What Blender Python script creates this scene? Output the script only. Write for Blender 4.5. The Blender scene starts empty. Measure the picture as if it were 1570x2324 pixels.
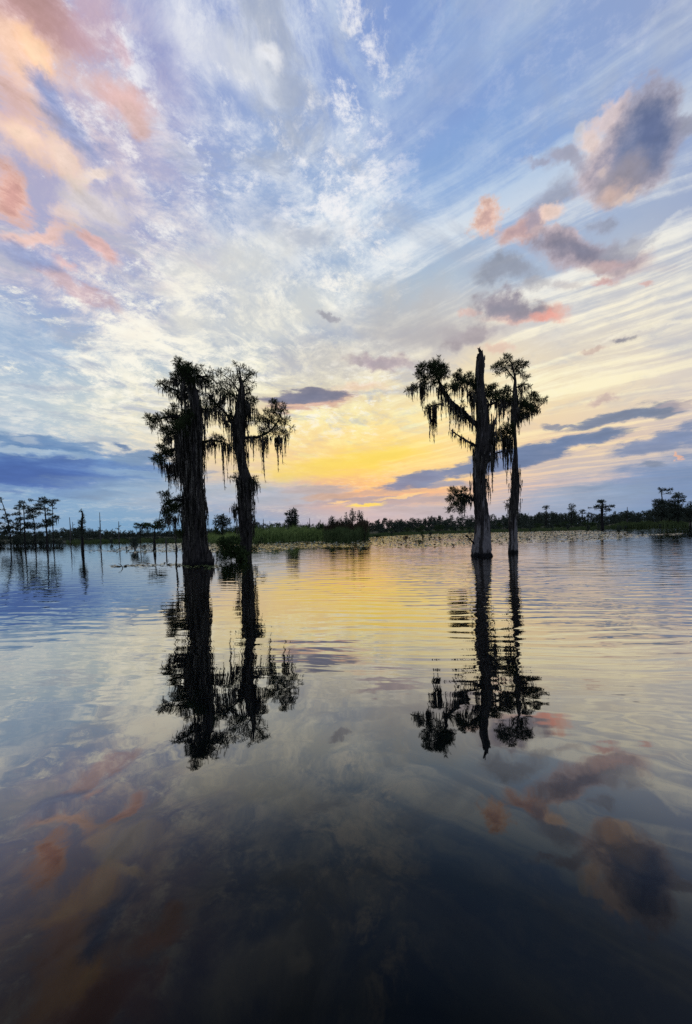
import bpy, math, random
import numpy as np
from mathutils import Vector, Matrix, Euler

random.seed(7)
rng = np.random.default_rng(7)
R = math.radians
scene = bpy.context.scene
COL = scene.collection

# ------------------------------------------------------------------ camera
# Photograph coordinates used below: 1570 x 2324 ("D" pixels).
FW, FH = 1570.0, 2324.0
FOC = 880.0
CAM_H = 1.8
PITCH, ROLL = R(-2.1), R(1.5)
HOR = 1200.0                                   # row of the horizon at the middle column
PX0, PY0 = 785.0, HOR - FOC * math.tan(PITCH)  # principal point
F_ = Vector((0, math.cos(PITCH), math.sin(PITCH)))
R0 = Vector((1, 0, 0)); U0 = R0.cross(F_)
RIGHT = R0 * math.cos(ROLL) - U0 * math.sin(ROLL)
UP = U0 * math.cos(ROLL) + R0 * math.sin(ROLL)
CAM = Vector((0, 0, CAM_H))

cam_data = bpy.data.cameras.new("camera")
cam = bpy.data.objects.new("camera", cam_data); COL.objects.link(cam)
cam_data.sensor_fit = 'VERTICAL'; cam_data.sensor_height = 36.0
cam_data.lens = 36.0 * FOC / FH
cam_data.shift_y = (PY0 - FH / 2) / FH
cam_data.clip_start = 0.05; cam_data.clip_end = 6000
m = Matrix((RIGHT, UP, -F_)).transposed().to_4x4(); m.translation = CAM
cam.matrix_world = m
scene.camera = cam

def ray(x, y):
    d = RIGHT * ((x - PX0) / FOC) - UP * ((y - PY0) / FOC) + F_
    return d
def dirn(x, y): return ray(x, y).normalized()
def P(x, y, Y):                                # point of the photograph at distance Y
    d = ray(x, y); return CAM + d * (Y / d.y)
def G(x, y, z=0.0):                            # point of the photograph on the water
    d = ray(x, y); return CAM + d * ((z - CAM_H) / d.z)

# ------------------------------------------------------------------ render / colour
scene.view_settings.view_transform = 'Standard'
scene.view_settings.look = 'None'
scene.view_settings.exposure = 0.0
scene.view_settings.gamma = 1.0
scene.view_settings.use_curve_mapping = False
scene.render.engine = 'CYCLES'
scene.cycles.use_adaptive_sampling = True
scene.cycles.adaptive_threshold = 0.006
scene.cycles.adaptive_min_samples = 12
scene.cycles.use_denoising = False
scene.cycles.max_bounces = 6
scene.cycles.diffuse_bounces = 2
scene.cycles.glossy_bounces = 3
scene.cycles.transmission_bounces = 2
scene.cycles.sample_clamp_indirect = 1.5

# ------------------------------------------------------------------ world / sky
def lin(c):
    out = []
    for v in c[:3]:
        v = v / 255.0
        out.append(v / 12.92 if v <= 0.04045 else ((v + 0.055) / 1.055) ** 2.4)
    return tuple(out)

SUN_EL, SUN_AZ = R(0.5), R(3.0)
world = bpy.data.worlds.new("World"); scene.world = world
world.use_nodes = True
wt = world.node_tree; wt.nodes.clear()

class NB:
    """small helper to write node expressions"""
    def __init__(s, nt): s.nt = nt
    def n(s, t, **kw):
        nd = s.nt.nodes.new(t)
        for k, v in kw.items(): setattr(nd, k, v)
        return nd
    def put(s, sock, v):
        if isinstance(v, bpy.types.NodeSocket): s.nt.links.new(v, sock)
        elif v is not None: sock.default_value = v
    def m(s, op, a, b=None, c=None, clamp=False):
        nd = s.n('ShaderNodeMath', operation=op); nd.use_clamp = clamp
        s.put(nd.inputs[0], a); s.put(nd.inputs[1], b); s.put(nd.inputs[2], c)
        return nd.outputs[0]
    def v(s, op, a, b=None, c=None, scale=None):
        nd = s.n('ShaderNodeVectorMath', operation=op)
        s.put(nd.inputs[0], a); s.put(nd.inputs[1], b); s.put(nd.inputs[2], c)
        if scale is not None: s.put(nd.inputs['Scale'], scale)
        return nd.outputs['Value'] if op in ('DOT_PRODUCT', 'LENGTH', 'DISTANCE') else nd.outputs['Vector']
    def xyz(s, x, y, z):
        nd = s.n('ShaderNodeCombineXYZ')
        for i, q in enumerate((x, y, z)): s.put(nd.inputs[i], q)
        return nd.outputs[0]
    def sep(s, v):
        nd = s.n('ShaderNodeSeparateXYZ'); s.put(nd.inputs[0], v)
        return nd.outputs
    def mr(s, v, a, b, c=0.0, d=1.0, smooth=True):
        nd = s.n('ShaderNodeMapRange')
        nd.interpolation_type = 'SMOOTHSTEP' if smooth else 'LINEAR'
        s.put(nd.inputs[0], v); s.put(nd.inputs[1], a); s.put(nd.inputs[2], b)
        s.put(nd.inputs[3], c); s.put(nd.inputs[4], d)
        return nd.outputs[0]
    def mix(s, f, a, b):
        nd = s.n('ShaderNodeMix', data_type='RGBA'); nd.clamp_factor = True
        s.put(nd.inputs[0], f)
        s.put(nd.inputs[6], a if isinstance(a, bpy.types.NodeSocket) else (*a[:3], 1))
        s.put(nd.inputs[7], b if isinstance(b, bpy.types.NodeSocket) else (*b[:3], 1))
        return nd.outputs[2]
    def noise(s, vec, scale, detail=4, rough=0.5, dist=0.0, lac=2.0):
        nd = s.n('ShaderNodeTexNoise', noise_dimensions='3D')
        s.put(nd.inputs['Vector'], vec); s.put(nd.inputs['Scale'], scale)
        s.put(nd.inputs['Detail'], detail); s.put(nd.inputs['Roughness'], rough)
        s.put(nd.inputs['Distortion'], dist); s.put(nd.inputs['Lacunarity'], lac)
        return nd
    def ramp(s, fac, stops, interp='B_SPLINE'):
        nd = s.n('ShaderNodeValToRGB'); cr = nd.color_ramp; cr.interpolation = interp
        s.put(nd.inputs[0], fac)
        while len(cr.elements) < len(stops): cr.elements.new(0.5)
        for e, (p, c) in zip(cr.elements, stops): e.position = p
        for e, (p, c) in zip(cr.elements, stops): e.color = (*c[:3], 1)
        return nd.outputs[0]
    def mapping(s, v, loc=(0, 0, 0), rot=(0, 0, 0), scale=(1, 1, 1), vt='POINT'):
        nd = s.n('ShaderNodeMapping', vector_type=vt)
        s.put(nd.inputs[0], v); nd.inputs[1].default_value = loc
        nd.inputs[2].default_value = rot; nd.inputs[3].default_value = scale
        return nd.outputs[0]

B = NB(wt)
D0 = B.n('ShaderNodeTexCoord').outputs['Generated']
sx, sy, sz = B.sep(D0)
szc = B.m('MAXIMUM', sz, 0.0)
el0 = B.m('ARCSINE', sz)
az0 = B.m('ARCTAN2', sx, sy)
wn = B.noise(D0, 2.6, 4, 0.5)
wr, wg, wb = B.sep(wn.outputs['Color'])
az = B.m('MULTIPLY_ADD', B.m('SUBTRACT', wr, 0.5), 0.34, az0)
elw = B.m('MULTIPLY', B.m('SUBTRACT', wg, 0.5), B.mr(el0, 0.03, 0.5, 0.03, 0.26))
el = B.m('ADD', el0, elw)
azf = B.m('MULTIPLY_ADD', az, 1 / (2 * math.pi), 0.5)

AZS = [-40, -27, -14, 0, 14, 27, 40]
# rows of (gap colour, lit-cirrus colour) at each azimuth, from the horizon to the zenith; last two: sides and behind
ROWS = [
 (1.5, [(140,172,205),(112,162,198),(126,164,200),(176,176,182),(190,184,190),(160,176,200),(112,146,186)], None, (128,150,182), (146,152,182)),
 (5,   [(118,158,202),(138,172,202),(168,180,202),(240,164,124),(248,196,146),(190,184,192),(132,156,190)],
       [(140,178,208),(160,184,206),(208,190,188),(255,192,110),(255,206,140),(240,202,178),(160,174,198)], (140,160,190), (148,152,182)),
 (10,  [(158,186,212),(194,204,210),(240,212,172),(255,206,102),(254,218,140),(244,210,172),(198,186,188)],
       [(216,222,226),(240,226,206),(255,230,164),(255,226,116),(255,232,160),(255,230,178),(246,216,182)], (170,178,196), (152,156,184)),
 (15,  [(180,200,216),(214,218,208),(248,224,176),(254,228,148),(253,230,170),(248,226,180),(222,210,200)],
       [(224,230,232),(254,244,212),(255,243,196),(255,245,170),(255,247,200),(255,246,206),(255,240,202)], (190,198,208), (152,160,188)),
 (22,  [(150,180,214),(176,194,208),(200,206,206),(200,198,194),(226,214,200),(216,212,206),(202,202,206)],
       [(222,230,236),(255,249,230),(255,252,228),(255,246,218),(255,246,220),(254,245,218),(255,245,220)], (172,186,206), (150,162,192)),
 (30,  [(146,160,206),(154,170,208),(150,170,200),(172,188,206),(178,196,212),(178,192,212),(156,170,202)],
       [(234,216,216),(255,249,236),(255,252,240),(255,254,246),(242,244,242),(236,236,232),(244,244,238)], (155,168,200), (144,160,196)),
 (40,  [(146,158,204),(146,162,210),(154,176,214),(164,187,218),(142,174,220),(138,170,219),(142,163,209)],
       [(242,210,194),(220,220,234),(234,238,244),(240,244,246),(196,214,234),(180,201,228),(188,201,222)], (142,160,204), (140,160,200)),
 (50,  [(144,152,200),(145,157,208),(148,166,212),(138,162,213),(128,157,212),(134,160,210),(154,170,204)],
       [(230,194,184),(206,210,232),(240,243,246),(186,202,229),(150,180,221),(162,182,217),(188,198,216)], (138,154,200), (134,154,198)),
 (62,  [(126,150,205)] * 7, [(170,186,222)] * 7, (122,146,200), (124,148,196)),
]
def row_ramp(cols, side, back):
    st = [(0.0, lin(back)), (75 / 360 * -1 + .5, lin(side))]
    st += [(a / 360 + .5, lin(c)) for a, c in zip(AZS, cols)]
    st += [(75 / 360 + .5, lin(side)), (1.0, lin(back))]
    return B.ramp(azf, st)
lo = hi = None
for i, (e, low, high, side, back) in enumerate(ROWS):
    a = row_ramp(low, side, back)
    up = [min(255, v + 18) for v in side]; ub = [min(255, v + 14) for v in back]
    b = row_ramp(high, up, ub) if high else a
    if lo is None: lo, hi = a, b
    else:
        t = B.mr(el, R(ROWS[i - 1][0]), R(e), smooth=False)
        lo = B.mix(t, lo, a); hi = B.mix(t, hi, b)

# high cirrus sheet: noise on a flat layer seen in perspective
den = B.m('ADD', szc, 0.13)
plx, ply = B.m('DIVIDE', sx, den), B.m('DIVIDE', sy, den)
PL = B.xyz(plx, ply, 0.0)
pw = B.noise(PL, 1.3, 4, 0.5)
pwv = B.v('SUBTRACT', pw.outputs['Color'], (.5, .5, .5))
PW = B.v('MULTIPLY_ADD', pwv, (.42, .42, .42), PL)
PS = B.v('MULTIPLY_ADD', pwv, (.22, .22, .22), PL)
def combed(v, deg, along, across, **kw):       # noise drawn out along one bearing of the layer
    s_, c_ = math.sin(R(deg)), math.cos(R(deg))
    q = B.xyz(B.v('DOT_PRODUCT', v, (c_ * across, -s_ * across, 0)), B.v('DOT_PRODUCT', v, (s_ * along, c_ * along, 0)), 0.0)
    return B.noise(q, 1.0, **kw).outputs[0]
mott = B.noise(PW, 5.6, 10, 0.74, 0.15).outputs[0]
alto = B.noise(B.v('MULTIPLY_ADD', pwv, (.25, .25, .25), PL), 12.0, 8, 0.72, 0.1).outputs[0]
big = B.noise(PW, 1.5, 3, 0.5, 0.0).outputs[0]
wisp = combed(PW, 35, 3.2, 11.0, detail=7, rough=0.62, dist=0.6)
strk = combed(PS, -50, 0.75, 8.0, detail=6, rough=0.58, dist=0.1)
rightness = B.mr(az0, R(-4), R(16))
base_m = B.m('MULTIPLY_ADD', wisp, 0.22, B.m('MULTIPLY_ADD', mott, 0.56, B.m('MULTIPLY', big, 0.30)))
strk_m = B.m('MULTIPLY_ADD', strk, 0.84, B.m('MULTIPLY', mott, 0.22))
cir = B.m('ADD', B.m('MULTIPLY', base_m, B.m('SUBTRACT', 1.0, rightness)), B.m('MULTIPLY', strk_m, rightness))
cirm = B.mr(cir, 0.465, 0.635)
sky = B.mix(cirm, lo, hi)
# broken fleecy cloudlets, brightest where the sheet is thick
fle = B.mr(B.m('MULTIPLY_ADD', big, 0.7, alto), 0.84, 1.02)
flm = B.m('MULTIPLY', B.m('MULTIPLY', fle, B.mr(az0, R(2), R(16), 0.92, 0.15)), B.mr(el0, R(9), R(20), 0.15, 1.0))
sky = B.mix(flm, sky, B.mix(B.mr(el0, R(20), R(44)), lin((255, 251, 236)), lin((244, 244, 248))))
gapm = B.m('MULTIPLY', B.mr(B.m('MULTIPLY_ADD', big, 0.5, alto), 0.66, 0.50), B.m('MULTIPLY', B.mr(az0, R(2), R(16), 0.55, 0.12), B.mr(el0, R(12), R(24))))
sky = B.mix(gapm, sky, lin((148, 168, 206)))
# soft grey patches within the sheet
shade = combed(B.v('ADD', PW, (3.1, 1.7, 0)), 60, 3.0, 4.5, detail=7, rough=0.64, dist=0.3)
shm = B.m('MULTIPLY', B.mr(shade, 0.50, 0.66), B.m('MULTIPLY', B.mr(el0, R(8), R(18), 0.0, 0.80), B.mr(az0, R(-10), R(24), 1.0, 0.40)))
sky = B.mix(shm, sky, lin((168, 178, 198)))

# edge noises for the separate clouds: large, small and flat-lying
cn = B.noise(D0, 11.0, 6, 0.58, 0.2)
CW = B.v('MULTIPLY_ADD', B.v('SUBTRACT', cn.outputs['Color'], (.5, .5, .5)), (0.085, 0.085, 0.085), D0)
cs = B.noise(D0, 26.0, 5, 0.6)
CS = B.v('MULTIPLY_ADD', B.v('SUBTRACT', cs.outputs['Color'], (.5, .5, .5)), (0.04, 0.04, 0.04), D0)
cn2 = B.noise(B.v('MULTIPLY', D0, (1, 1, 2.8)), 16.0, 6, 0.6, 0.2)
CL = B.v('MULTIPLY_ADD', B.v('SUBTRACT', cn2.outputs['Color'], (.5, .5, .5)), (0.075, 0.075, 0.034), D0)
puff = B.noise(B.v('MULTIPLY', D0, (1, 1, 1.4)), 34.0, 6, 0.66).outputs[0]
puffc = B.m('SUBTRACT', puff, 0.5)
puffl = B.m('SUBTRACT', B.noise(B.v('MULTIPLY', D0, (1, 1, 1.3)), 13.0, 7, 0.64).outputs[0], 0.5)
mottc = B.m('SUBTRACT', B.m('MULTIPLY_ADD', wisp, 0.7, B.m('MULTIPLY', alto, 0.7)), 0.7)
stratc = B.m('SUBTRACT', B.noise(B.v('MULTIPLY', D0, (9, 9, 46)), 1.0, 7, 0.64, 0.3).outputs[0], 0.5)
billm = B.m('MULTIPLY_ADD', mottc, 1.3, 1.0); billt = B.m('MULTIPLY_ADD', stratc, 0.6, 1.0)
bills = B.m('MULTIPLY_ADD', puffc, 0.75, 1.0); billl = B.m('MULTIPLY_ADD', puffl, 0.75, 1.0)
def cloud(x, y, w, h, ang, col, soft=0.35, op=1.0, core=None, low=False, amp=2.1, tex=None):
    global sky
    c = dirn(x, y); ca, sa = math.cos(R(ang)), math.sin(R(ang))
    va = dirn(x + w * ca, y - w * sa) - c; vb = dirn(x - h * sa, y - h * ca) - c
    a = (va - c * va.dot(c)).normalized(); b = c.cross(a)
    a, b = a / va.length, b / vb.length
    base = B.v('MULTIPLY_ADD', sky, (1e-7, 1e-7, 1e-7), CL if low else (CW if max(w, h) > 55 else CS))   # keeps the clouds in order, one after the other
    q = B.xyz(B.v('DOT_PRODUCT', base, a), B.v('DOT_PRODUCT', base, b), 0.0)
    pf, bl_ = (stratc, billt) if low else (mottc, billm) if tex else (puffl, billl) if max(w, h) > 55 else (puffc, bills)
    if tex: amp = 3.0
    d = B.m('MULTIPLY_ADD', pf, amp, B.v('LENGTH', q))
    sf = soft * (.75 if low else .9)
    mk = B.mr(d, 1 + sf, 1 - sf, 0.0, op)
    cc = lin(col)
    if not core: core = tuple(v * .97 for v in col)
    cc = B.mix(B.mr(d, 1.0, 0.15), lin(col), lin(core))
    if op > .65: cc = B.v('SCALE', cc, scale=bl_)     # billows within the cloud
    sky = B.mix(mk, sky, cc)

# --- soft colour regions
cloud(940, 735, 150, 80, 10, (192, 190, 190), .8, .65)
cloud(730, 820, 90, 60, 0, (200, 195, 190), .8, .5)
cloud(640, 590, 80, 60, 0, (160, 178, 205), .8, .45)
cloud(560, 480, 110, 60, 30, (150, 172, 212), .8, .5)
cloud(360, 130, 60, 130, 30, (140, 150, 204), .8, .6)
cloud(1010, 190, 170, 80, 40, (128, 156, 212), .8, .5)
cloud(1010, 370, 150, 45, 38, (132, 168, 220), .8, .5)
cloud(500, 130, 110, 45, -30, (238, 240, 244), .8, .55)
cloud(615, 125, 34, 24, -40, (246, 246, 248), .6, .75)
cloud(160, 330, 120, 26, -45, (140, 160, 206), .7, .6)
cloud(40, 760, 90, 70, 0, (160, 184, 216), .8, .5)
cloud(520, 610, 160, 60, 15, (253, 248, 230), .8, .5)
cloud(590, 720, 200, 60, 10, (254, 248, 226), .8, .45)
# --- peach clouds upper left
cloud(110, 330, 240, 360, 0, (224, 200, 204), .8, .35, tex=1)
cloud(40, 110, 150, 90, -60, (240, 202, 184), .6, .92, (248, 206, 178), tex=1)
cloud(90, 40, 130, 50, -25, (200, 162, 164), .6, .85, (186, 146, 148), tex=1)
cloud(200, 50, 60, 70, -50, (206, 172, 186), .7, .6, tex=1)
cloud(98, 150, 80, 24, -58, (255, 208, 172), .5, .95, (255, 218, 184), tex=1)
cloud(20, 230, 90, 40, -50, (222, 186, 182), .7, .75, tex=1)
cloud(120, 215, 70, 20, -42, (130, 152, 204), .6, .75, tex=1)
cloud(55, 300, 100, 44, -28, (244, 208, 188), .55, .92, (252, 220, 196), tex=1)
cloud(160, 350, 80, 30, -48, (244, 212, 194), .55, .88, (250, 222, 204), tex=1)
cloud(215, 392, 40, 18, 10, (248, 228, 212), .5, .8, tex=1)
cloud(170, 290, 100, 18, -45, (142, 160, 206), .7, .7, tex=1)
cloud(265, 238, 80, 38, -25, (222, 188, 188), .6, .9, (228, 188, 182), tex=1)
cloud(300, 270, 44, 20, -45, (226, 192, 186), .6, .8, tex=1)
cloud(278, 125, 20, 34, 10, (214, 182, 192), .6, .7, tex=1)
cloud(24, 440, 60, 36, -48, (238, 192, 176), .5, .95, (218, 166, 156), tex=1)
cloud(80, 522, 80, 16, 6, (240, 202, 190), .6, .88, tex=1)
cloud(150, 482, 40, 16, -20, (232, 208, 198), .6, .75, tex=1)
cloud(230, 470, 60, 40, -10, (236, 226, 220), .7, .7, tex=1)
cloud(225, 560, 44, 14, -35, (240, 194, 186), .6, .85, tex=1)
cloud(150, 600, 36, 12, -30, (226, 188, 184), .6, .8, tex=1)
cloud(170, 650, 90, 20, -32, (214, 186, 190), .6, .8, tex=1)
cloud(60, 570, 70, 26, -10, (146, 162, 208), .7, .7, tex=1)
# --- big cumulus and its tails, upper right
cloud(1425, 345, 135, 78, 62, (216, 196, 196), .4, .9)
cloud(1338, 325, 34, 26, 60, (240, 216, 206), .7, .85)
cloud(1385, 262, 50, 22, 40, (228, 208, 206), .5, .85)
cloud(1560, 285, 50, 20, 25, (156, 158, 178), .5, .85)
cloud(1442, 335, 118, 72, 60, (162, 156, 172), .5, .97, (120, 132, 166))
cloud(1466, 300, 80, 62, 50, (118, 130, 162), .7, .92, (98, 112, 150))
cloud(1415, 400, 62, 40, 50, (160, 154, 166), .6, .85)
cloud(1385, 440, 34, 16, 30, (222, 192, 180), .9, .75)
cloud(1425, 440, 36, 7, 30, (232, 206, 190), .9, .7)
cloud(1316, 305, 14, 20, 0, (206, 206, 214), .6, .7)
cloud(1290, 362, 58, 20, 5, (166, 164, 182), .5, .8)
cloud(1372, 388, 12, 10, 0, (228, 206, 196), .9, .5)
cloud(1225, 368, 30, 9, 0, (166, 168, 190), .6, .7)
cloud(1258, 442, 62, 26, 20, (160, 164, 184), .7, .78)
cloud(1106, 497, 40, 32, 25, (232, 194, 176), .4, .95, (206, 168, 160))
cloud(1185, 525, 66, 27, 30, (214, 178, 170), .45, .9, (186, 154, 156))
cloud(1212, 500, 24, 24, 20, (164, 156, 172), .5, .8)
cloud(1250, 480, 30, 14, 10, (246, 216, 200), .5, .85)
cloud(1265, 535, 52, 22, -20, (214, 190, 190), .5, .8)
cloud(1345, 590, 110, 26, -8, (206, 180, 180), .6, .75)
cloud(1315, 566, 108, 32, -10, (164, 154, 166), .5, .95, (128, 128, 148))
cloud(1365, 518, 36, 16, 0, (160, 166, 186), .6, .8)
cloud(1380, 602, 42, 14, 0, (196, 172, 174), .5, .8)
cloud(1425, 558, 62, 18, 15, (170, 172, 186), .5, .75)
cloud(1500, 525, 70, 5, 32, (240, 240, 236), .9, .45)
cloud(1150, 618, 58, 25, -10, (152, 158, 174), .55, .85)
cloud(1215, 645, 40, 12, 0, (180, 178, 184), .6, .6)
cloud(1290, 650, 40, 12, 0, (196, 188, 190), .6, .6)
cloud(1367, 641, 24, 9, 0, (216, 176, 172), .6, .85)
cloud(1462, 643, 20, 6, 5, (220, 182, 176), .6, .8)
cloud(1190, 712, 85, 16, 3, (240, 186, 168), .5, .8)
cloud(1146, 694, 68, 28, -6, (158, 150, 162), .45, .95, (138, 136, 152))
cloud(1245, 718, 32, 10, 0, (240, 170, 156), .6, .85)
cloud(1062, 712, 22, 10, 0, (226, 188, 178), .6, .7)
cloud(1015, 752, 130, 32, 8, (184, 180, 184), .8, .6)
cloud(1075, 758, 56, 19, 15, (176, 166, 172), .55, .85)
cloud(1018, 760, 30, 13, 0, (184, 178, 182), .6, .6)
cloud(1125, 790, 40, 10, 0, (230, 188, 172), .6, .55)
cloud(1410, 771, 22, 6, 3, (146, 144, 154), .5, .9)
cloud(1345, 798, 30, 6, 5, (212, 188, 176), .6, .8)
cloud(1480, 740, 150, 5, 13, (252, 244, 222), .8, .7)
cloud(868, 826, 78, 17, -2, (182, 166, 172), .5, .9, (168, 156, 166))
cloud(815, 822, 20, 9, 0, (184, 172, 178), .5, .8)
cloud(815, 880, 50, 10, 5, (244, 208, 180), .7, .6)
cloud(750, 717, 26, 6, -20, (168, 168, 178), .5, .85)
cloud(1372, 905, 34, 8, 18, (206, 182, 176), .6, .8)
# --- low banks
L = dict(low=True)
cloud(700, 910, 92, 20, 3, (214, 170, 156), .4, .85, **L)
cloud(690, 903, 88, 17, 3, (134, 134, 152), .35, .97, (118, 124, 148), **L)
cloud(1395, 948, 130, 15, 13, (124, 136, 160), .4, .95, (112, 126, 154), **L)
cloud(1490, 935, 60, 12, 5, (126, 138, 162), .45, .9, **L)
cloud(1275, 966, 40, 6, 0, (134, 142, 164), .5, .85, **L)
cloud(1540, 920, 60, 7, 4, (186, 172, 176), .6, .7, **L)
cloud(1500, 1005, 150, 21, 12, (132, 146, 176), .4, .95, (124, 140, 174), **L)
cloud(1560, 985, 60, 22, 12, (128, 144, 178), .5, .9, **L)
cloud(1310, 1003, 105, 17, 12, (116, 134, 166), .4, .97, (106, 126, 162), **L)
cloud(1215, 1028, 90, 24, 12, (110, 130, 166), .35, .97, **L)
cloud(1110, 1054, 120, 25, 12, (112, 132, 168), .35, .97, (104, 126, 164), **L)
cloud(960, 1086, 105, 17, 13, (124, 138, 168), .35, .97, (112, 130, 166), **L)
cloud(1010, 1098, 60, 9, 0, (128, 146, 178), .5, .8, **L)
cloud(1510, 1095, 190, 48, 8, (122, 148, 188), .6, .85, **L)
cloud(1330, 1130, 150, 30, 5, (146, 168, 196), .7, .7, **L)
cloud(1490, 1052, 26, 6, 5, (128, 142, 168), .5, .8, **L)
cloud(1280, 1090, 50, 6, 0, (196, 184, 188), .7, .7, **L)
cloud(150, 1062, 260, 52, -2, (104, 142, 190), .4, .96, (84, 118, 178), **L)
cloud(70, 1082, 220, 36, -4, (78, 112, 176), .5, .95, (72, 104, 170), **L)
cloud(110, 1010, 130, 20, -6, (112, 146, 186), .4, .9, (98, 134, 180), **L)
cloud(60, 1000, 30, 7, -10, (190, 202, 214), .6, .55, **L)
cloud(200, 1036, 150, 6, -4, (150, 178, 208), .6, .7, **L)
cloud(60, 1022, 90, 5, -6, (178, 198, 216), .6, .75, **L)
cloud(320, 1074, 120, 8, -3, (146, 176, 206), .6, .7, **L)
cloud(90, 1112, 180, 7, -2, (120, 156, 200), .6, .6, **L)
cloud(277, 1012, 26, 9, 0, (106, 132, 168), .45, .95, **L)
cloud(205, 1010, 14, 7, 0, (130, 154, 186), .6, .8, **L)
cloud(320, 1042, 90, 15, -3, (124, 152, 186), .45, .9, **L)
cloud(240, 1000, 60, 9, 0, (176, 188, 202), .7, .7, **L)
cloud(310, 1110, 150, 26, 0, (140, 170, 200), .7, .7, **L)
cloud(500, 1120, 160, 26, 4, (166, 184, 204), .7, .75, **L)
cloud(650, 1130, 120, 22, 2, (170, 182, 198), .6, .8, **L)
cloud(730, 1112, 90, 9, 2, (184, 174, 176), .5, .85, **L)
cloud(820, 1122, 130, 9, 4, (198, 168, 152), .5, .85, **L)
cloud(830, 1136, 150, 7, 4, (172, 164, 172), .5, .9, **L)
cloud(900, 1140, 120, 8, 4, (176, 168, 176), .5, .85, **L)
cloud(930, 1160, 190, 15, 2, (176, 178, 190), .7, .8, **L)
cloud(790, 1050, 200, 26, 10, (255, 224, 92), .9, .65, **L)
cloud(860, 1040, 90, 12, 12, (255, 226, 100), .9, .4, **L)
cloud(832, 1146, 40, 3.5, 3, (255, 226, 110), .7, .95, **L)
cloud(770, 1142, 22, 2.5, 3, (255, 214, 150), .7, .8, **L)
cloud(912, 1128, 50, 3, 8, (255, 214, 150), .7, .8, **L)
cloud(1540, 1037, 5, 8, 0, (246, 190, 160), .7, .8, **L)

nish = B.n('ShaderNodeTexSky'); nish.sky_type = 'NISHITA'; nish.sun_disc = False
nish.sun_elevation = SUN_EL; nish.sun_rotation = SUN_AZ
STR = 0.1
tot = B.v('ADD', B.v('SCALE', sky, scale=0.97 / STR), B.v('SCALE', nish.outputs[0], scale=0.10))
bg = B.n('ShaderNodeBackground'); bg.inputs[1].default_value = STR
wt.links.new(tot, bg.inputs[0])
wo = B.n('ShaderNodeOutputWorld'); wt.links.new(bg.outputs[0], wo.inputs[0])
world.cycles.sampling_method = 'NONE'          # the sky is soft all round: sampling by surface is the cleaner way

# low sun, already behind the far wood
sd = bpy.data.lights.new("sun", 'SUN'); sd.energy = 0.3; sd.angle = R(0.5); sd.color = (1.0, .72, .45)
so = bpy.data.objects.new("sun", sd); COL.objects.link(so)
so.rotation_euler = (Vector((math.sin(SUN_AZ) * math.cos(SUN_EL), math.cos(SUN_AZ) * math.cos(SUN_EL), math.sin(SUN_EL)))).to_track_quat('Z', 'Y').to_euler()

# ------------------------------------------------------------------ materials
def mat(name):
    mt = bpy.data.materials.new(name); mt.use_nodes = True
    nt = mt.node_tree; nt.nodes.clear()
    b = NB(nt)
    out = b.n('ShaderNodeOutputMaterial')
    return mt, b, out
def principled(b, out, col, rough=0.8, spec=0.3, bump=None, bump_d=0.02):
    p = b.n('ShaderNodeBsdfPrincipled')
    b.put(p.inputs['Base Color'], col if isinstance(col, bpy.types.NodeSocket) else (*col, 1))
    b.put(p.inputs['Roughness'], rough); b.put(p.inputs['Specular IOR Level'], spec)
    if bump is not None:
        bn = b.n('ShaderNodeBump'); bn.inputs['Distance'].default_value = bump_d
        b.put(bn.inputs['Height'], bump); b.nt.links.new(bn.outputs[0], p.inputs['Normal'])
    b.nt.links.new(p.outputs[0], out.inputs[0])
    return p

def bark_material(name, dark, light, pale=None, pale_top=2.0, wet=0.28):
    mt, b, out = mat(name)
    oc = b.n('ShaderNodeTexCoord').outputs['Object']
    st = b.noise(b.v('MULTIPLY', oc, (7, 7, 0.8)), 1.6, 6, 0.62, 0.3).outputs[0]
    fn = b.noise(b.v('MULTIPLY', oc, (30, 30, 4)), 1.0, 4, 0.6).outputs[0]
    c = b.mix(b.mr(st, 0.36, 0.66), dark, light)
    c = b.mix(b.m('MULTIPLY', b.mr(fn, 0.45, 0.75), 0.5), c, dark)
    z = b.sep(oc)[2]
    if pale:                                   # bare weathered wood where the bark has peeled away
        pn = b.noise(b.v('MULTIPLY', oc, (4.2, 4.2, 0.50)), 1.0, 5, 0.55, 0.4).outputs[0]
        pn = b.m('ADD', pn, b.mr(z, 0.2, pale_top, 0.10, -0.10))
        c = b.mix(b.mr(pn, 0.50, 0.56), c, b.mix(b.mr(fn, 0.3, 0.7), pale, tuple(v * .55 for v in pale)))
    wz = b.m('ADD', z, b.m('MULTIPLY', b.m('SUBTRACT', st, 0.5), 0.5))
    c = b.mix(b.mr(wz, wet, wet * 0.55), c, (0.006, 0.006, 0.006))     # wet ring at the waterline
    principled(b, out, c, 0.85, 0.2, b.m('ADD', st, b.m('MULTIPLY', fn, .4)), 0.03)
    return mt
def moss_material(name, dark, light, transl=0.2):
    mt, b, out = mat(name)
    g = b.n('ShaderNodeNewGeometry')
    oc = b.n('ShaderNodeTexCoord').outputs['Object']
    n = b.noise(b.v('MULTIPLY', oc, (6, 6, .7)), 1.0, 3, 0.6).outputs[0]
    f = b.m('MULTIPLY', b.mr(n, .40, .66), b.m('MULTIPLY_ADD', b.m('POWER', g.outputs['Random Per Island'], 1.5), .8, .2))
    c = b.mix(f, dark, light)
    d = b.n('ShaderNodeBsdfDiffuse'); b.put(d.inputs[0], c)
    t = b.n('ShaderNodeBsdfTranslucent'); b.put(t.inputs[0], c)
    mx = b.n('ShaderNodeMixShader'); mx.inputs[0].default_value = transl
    b.nt.links.new(d.outputs[0], mx.inputs[1]); b.nt.links.new(t.outputs[0], mx.inputs[2])
    b.nt.links.new(mx.outputs[0], out.inputs[0])
    return mt
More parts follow.
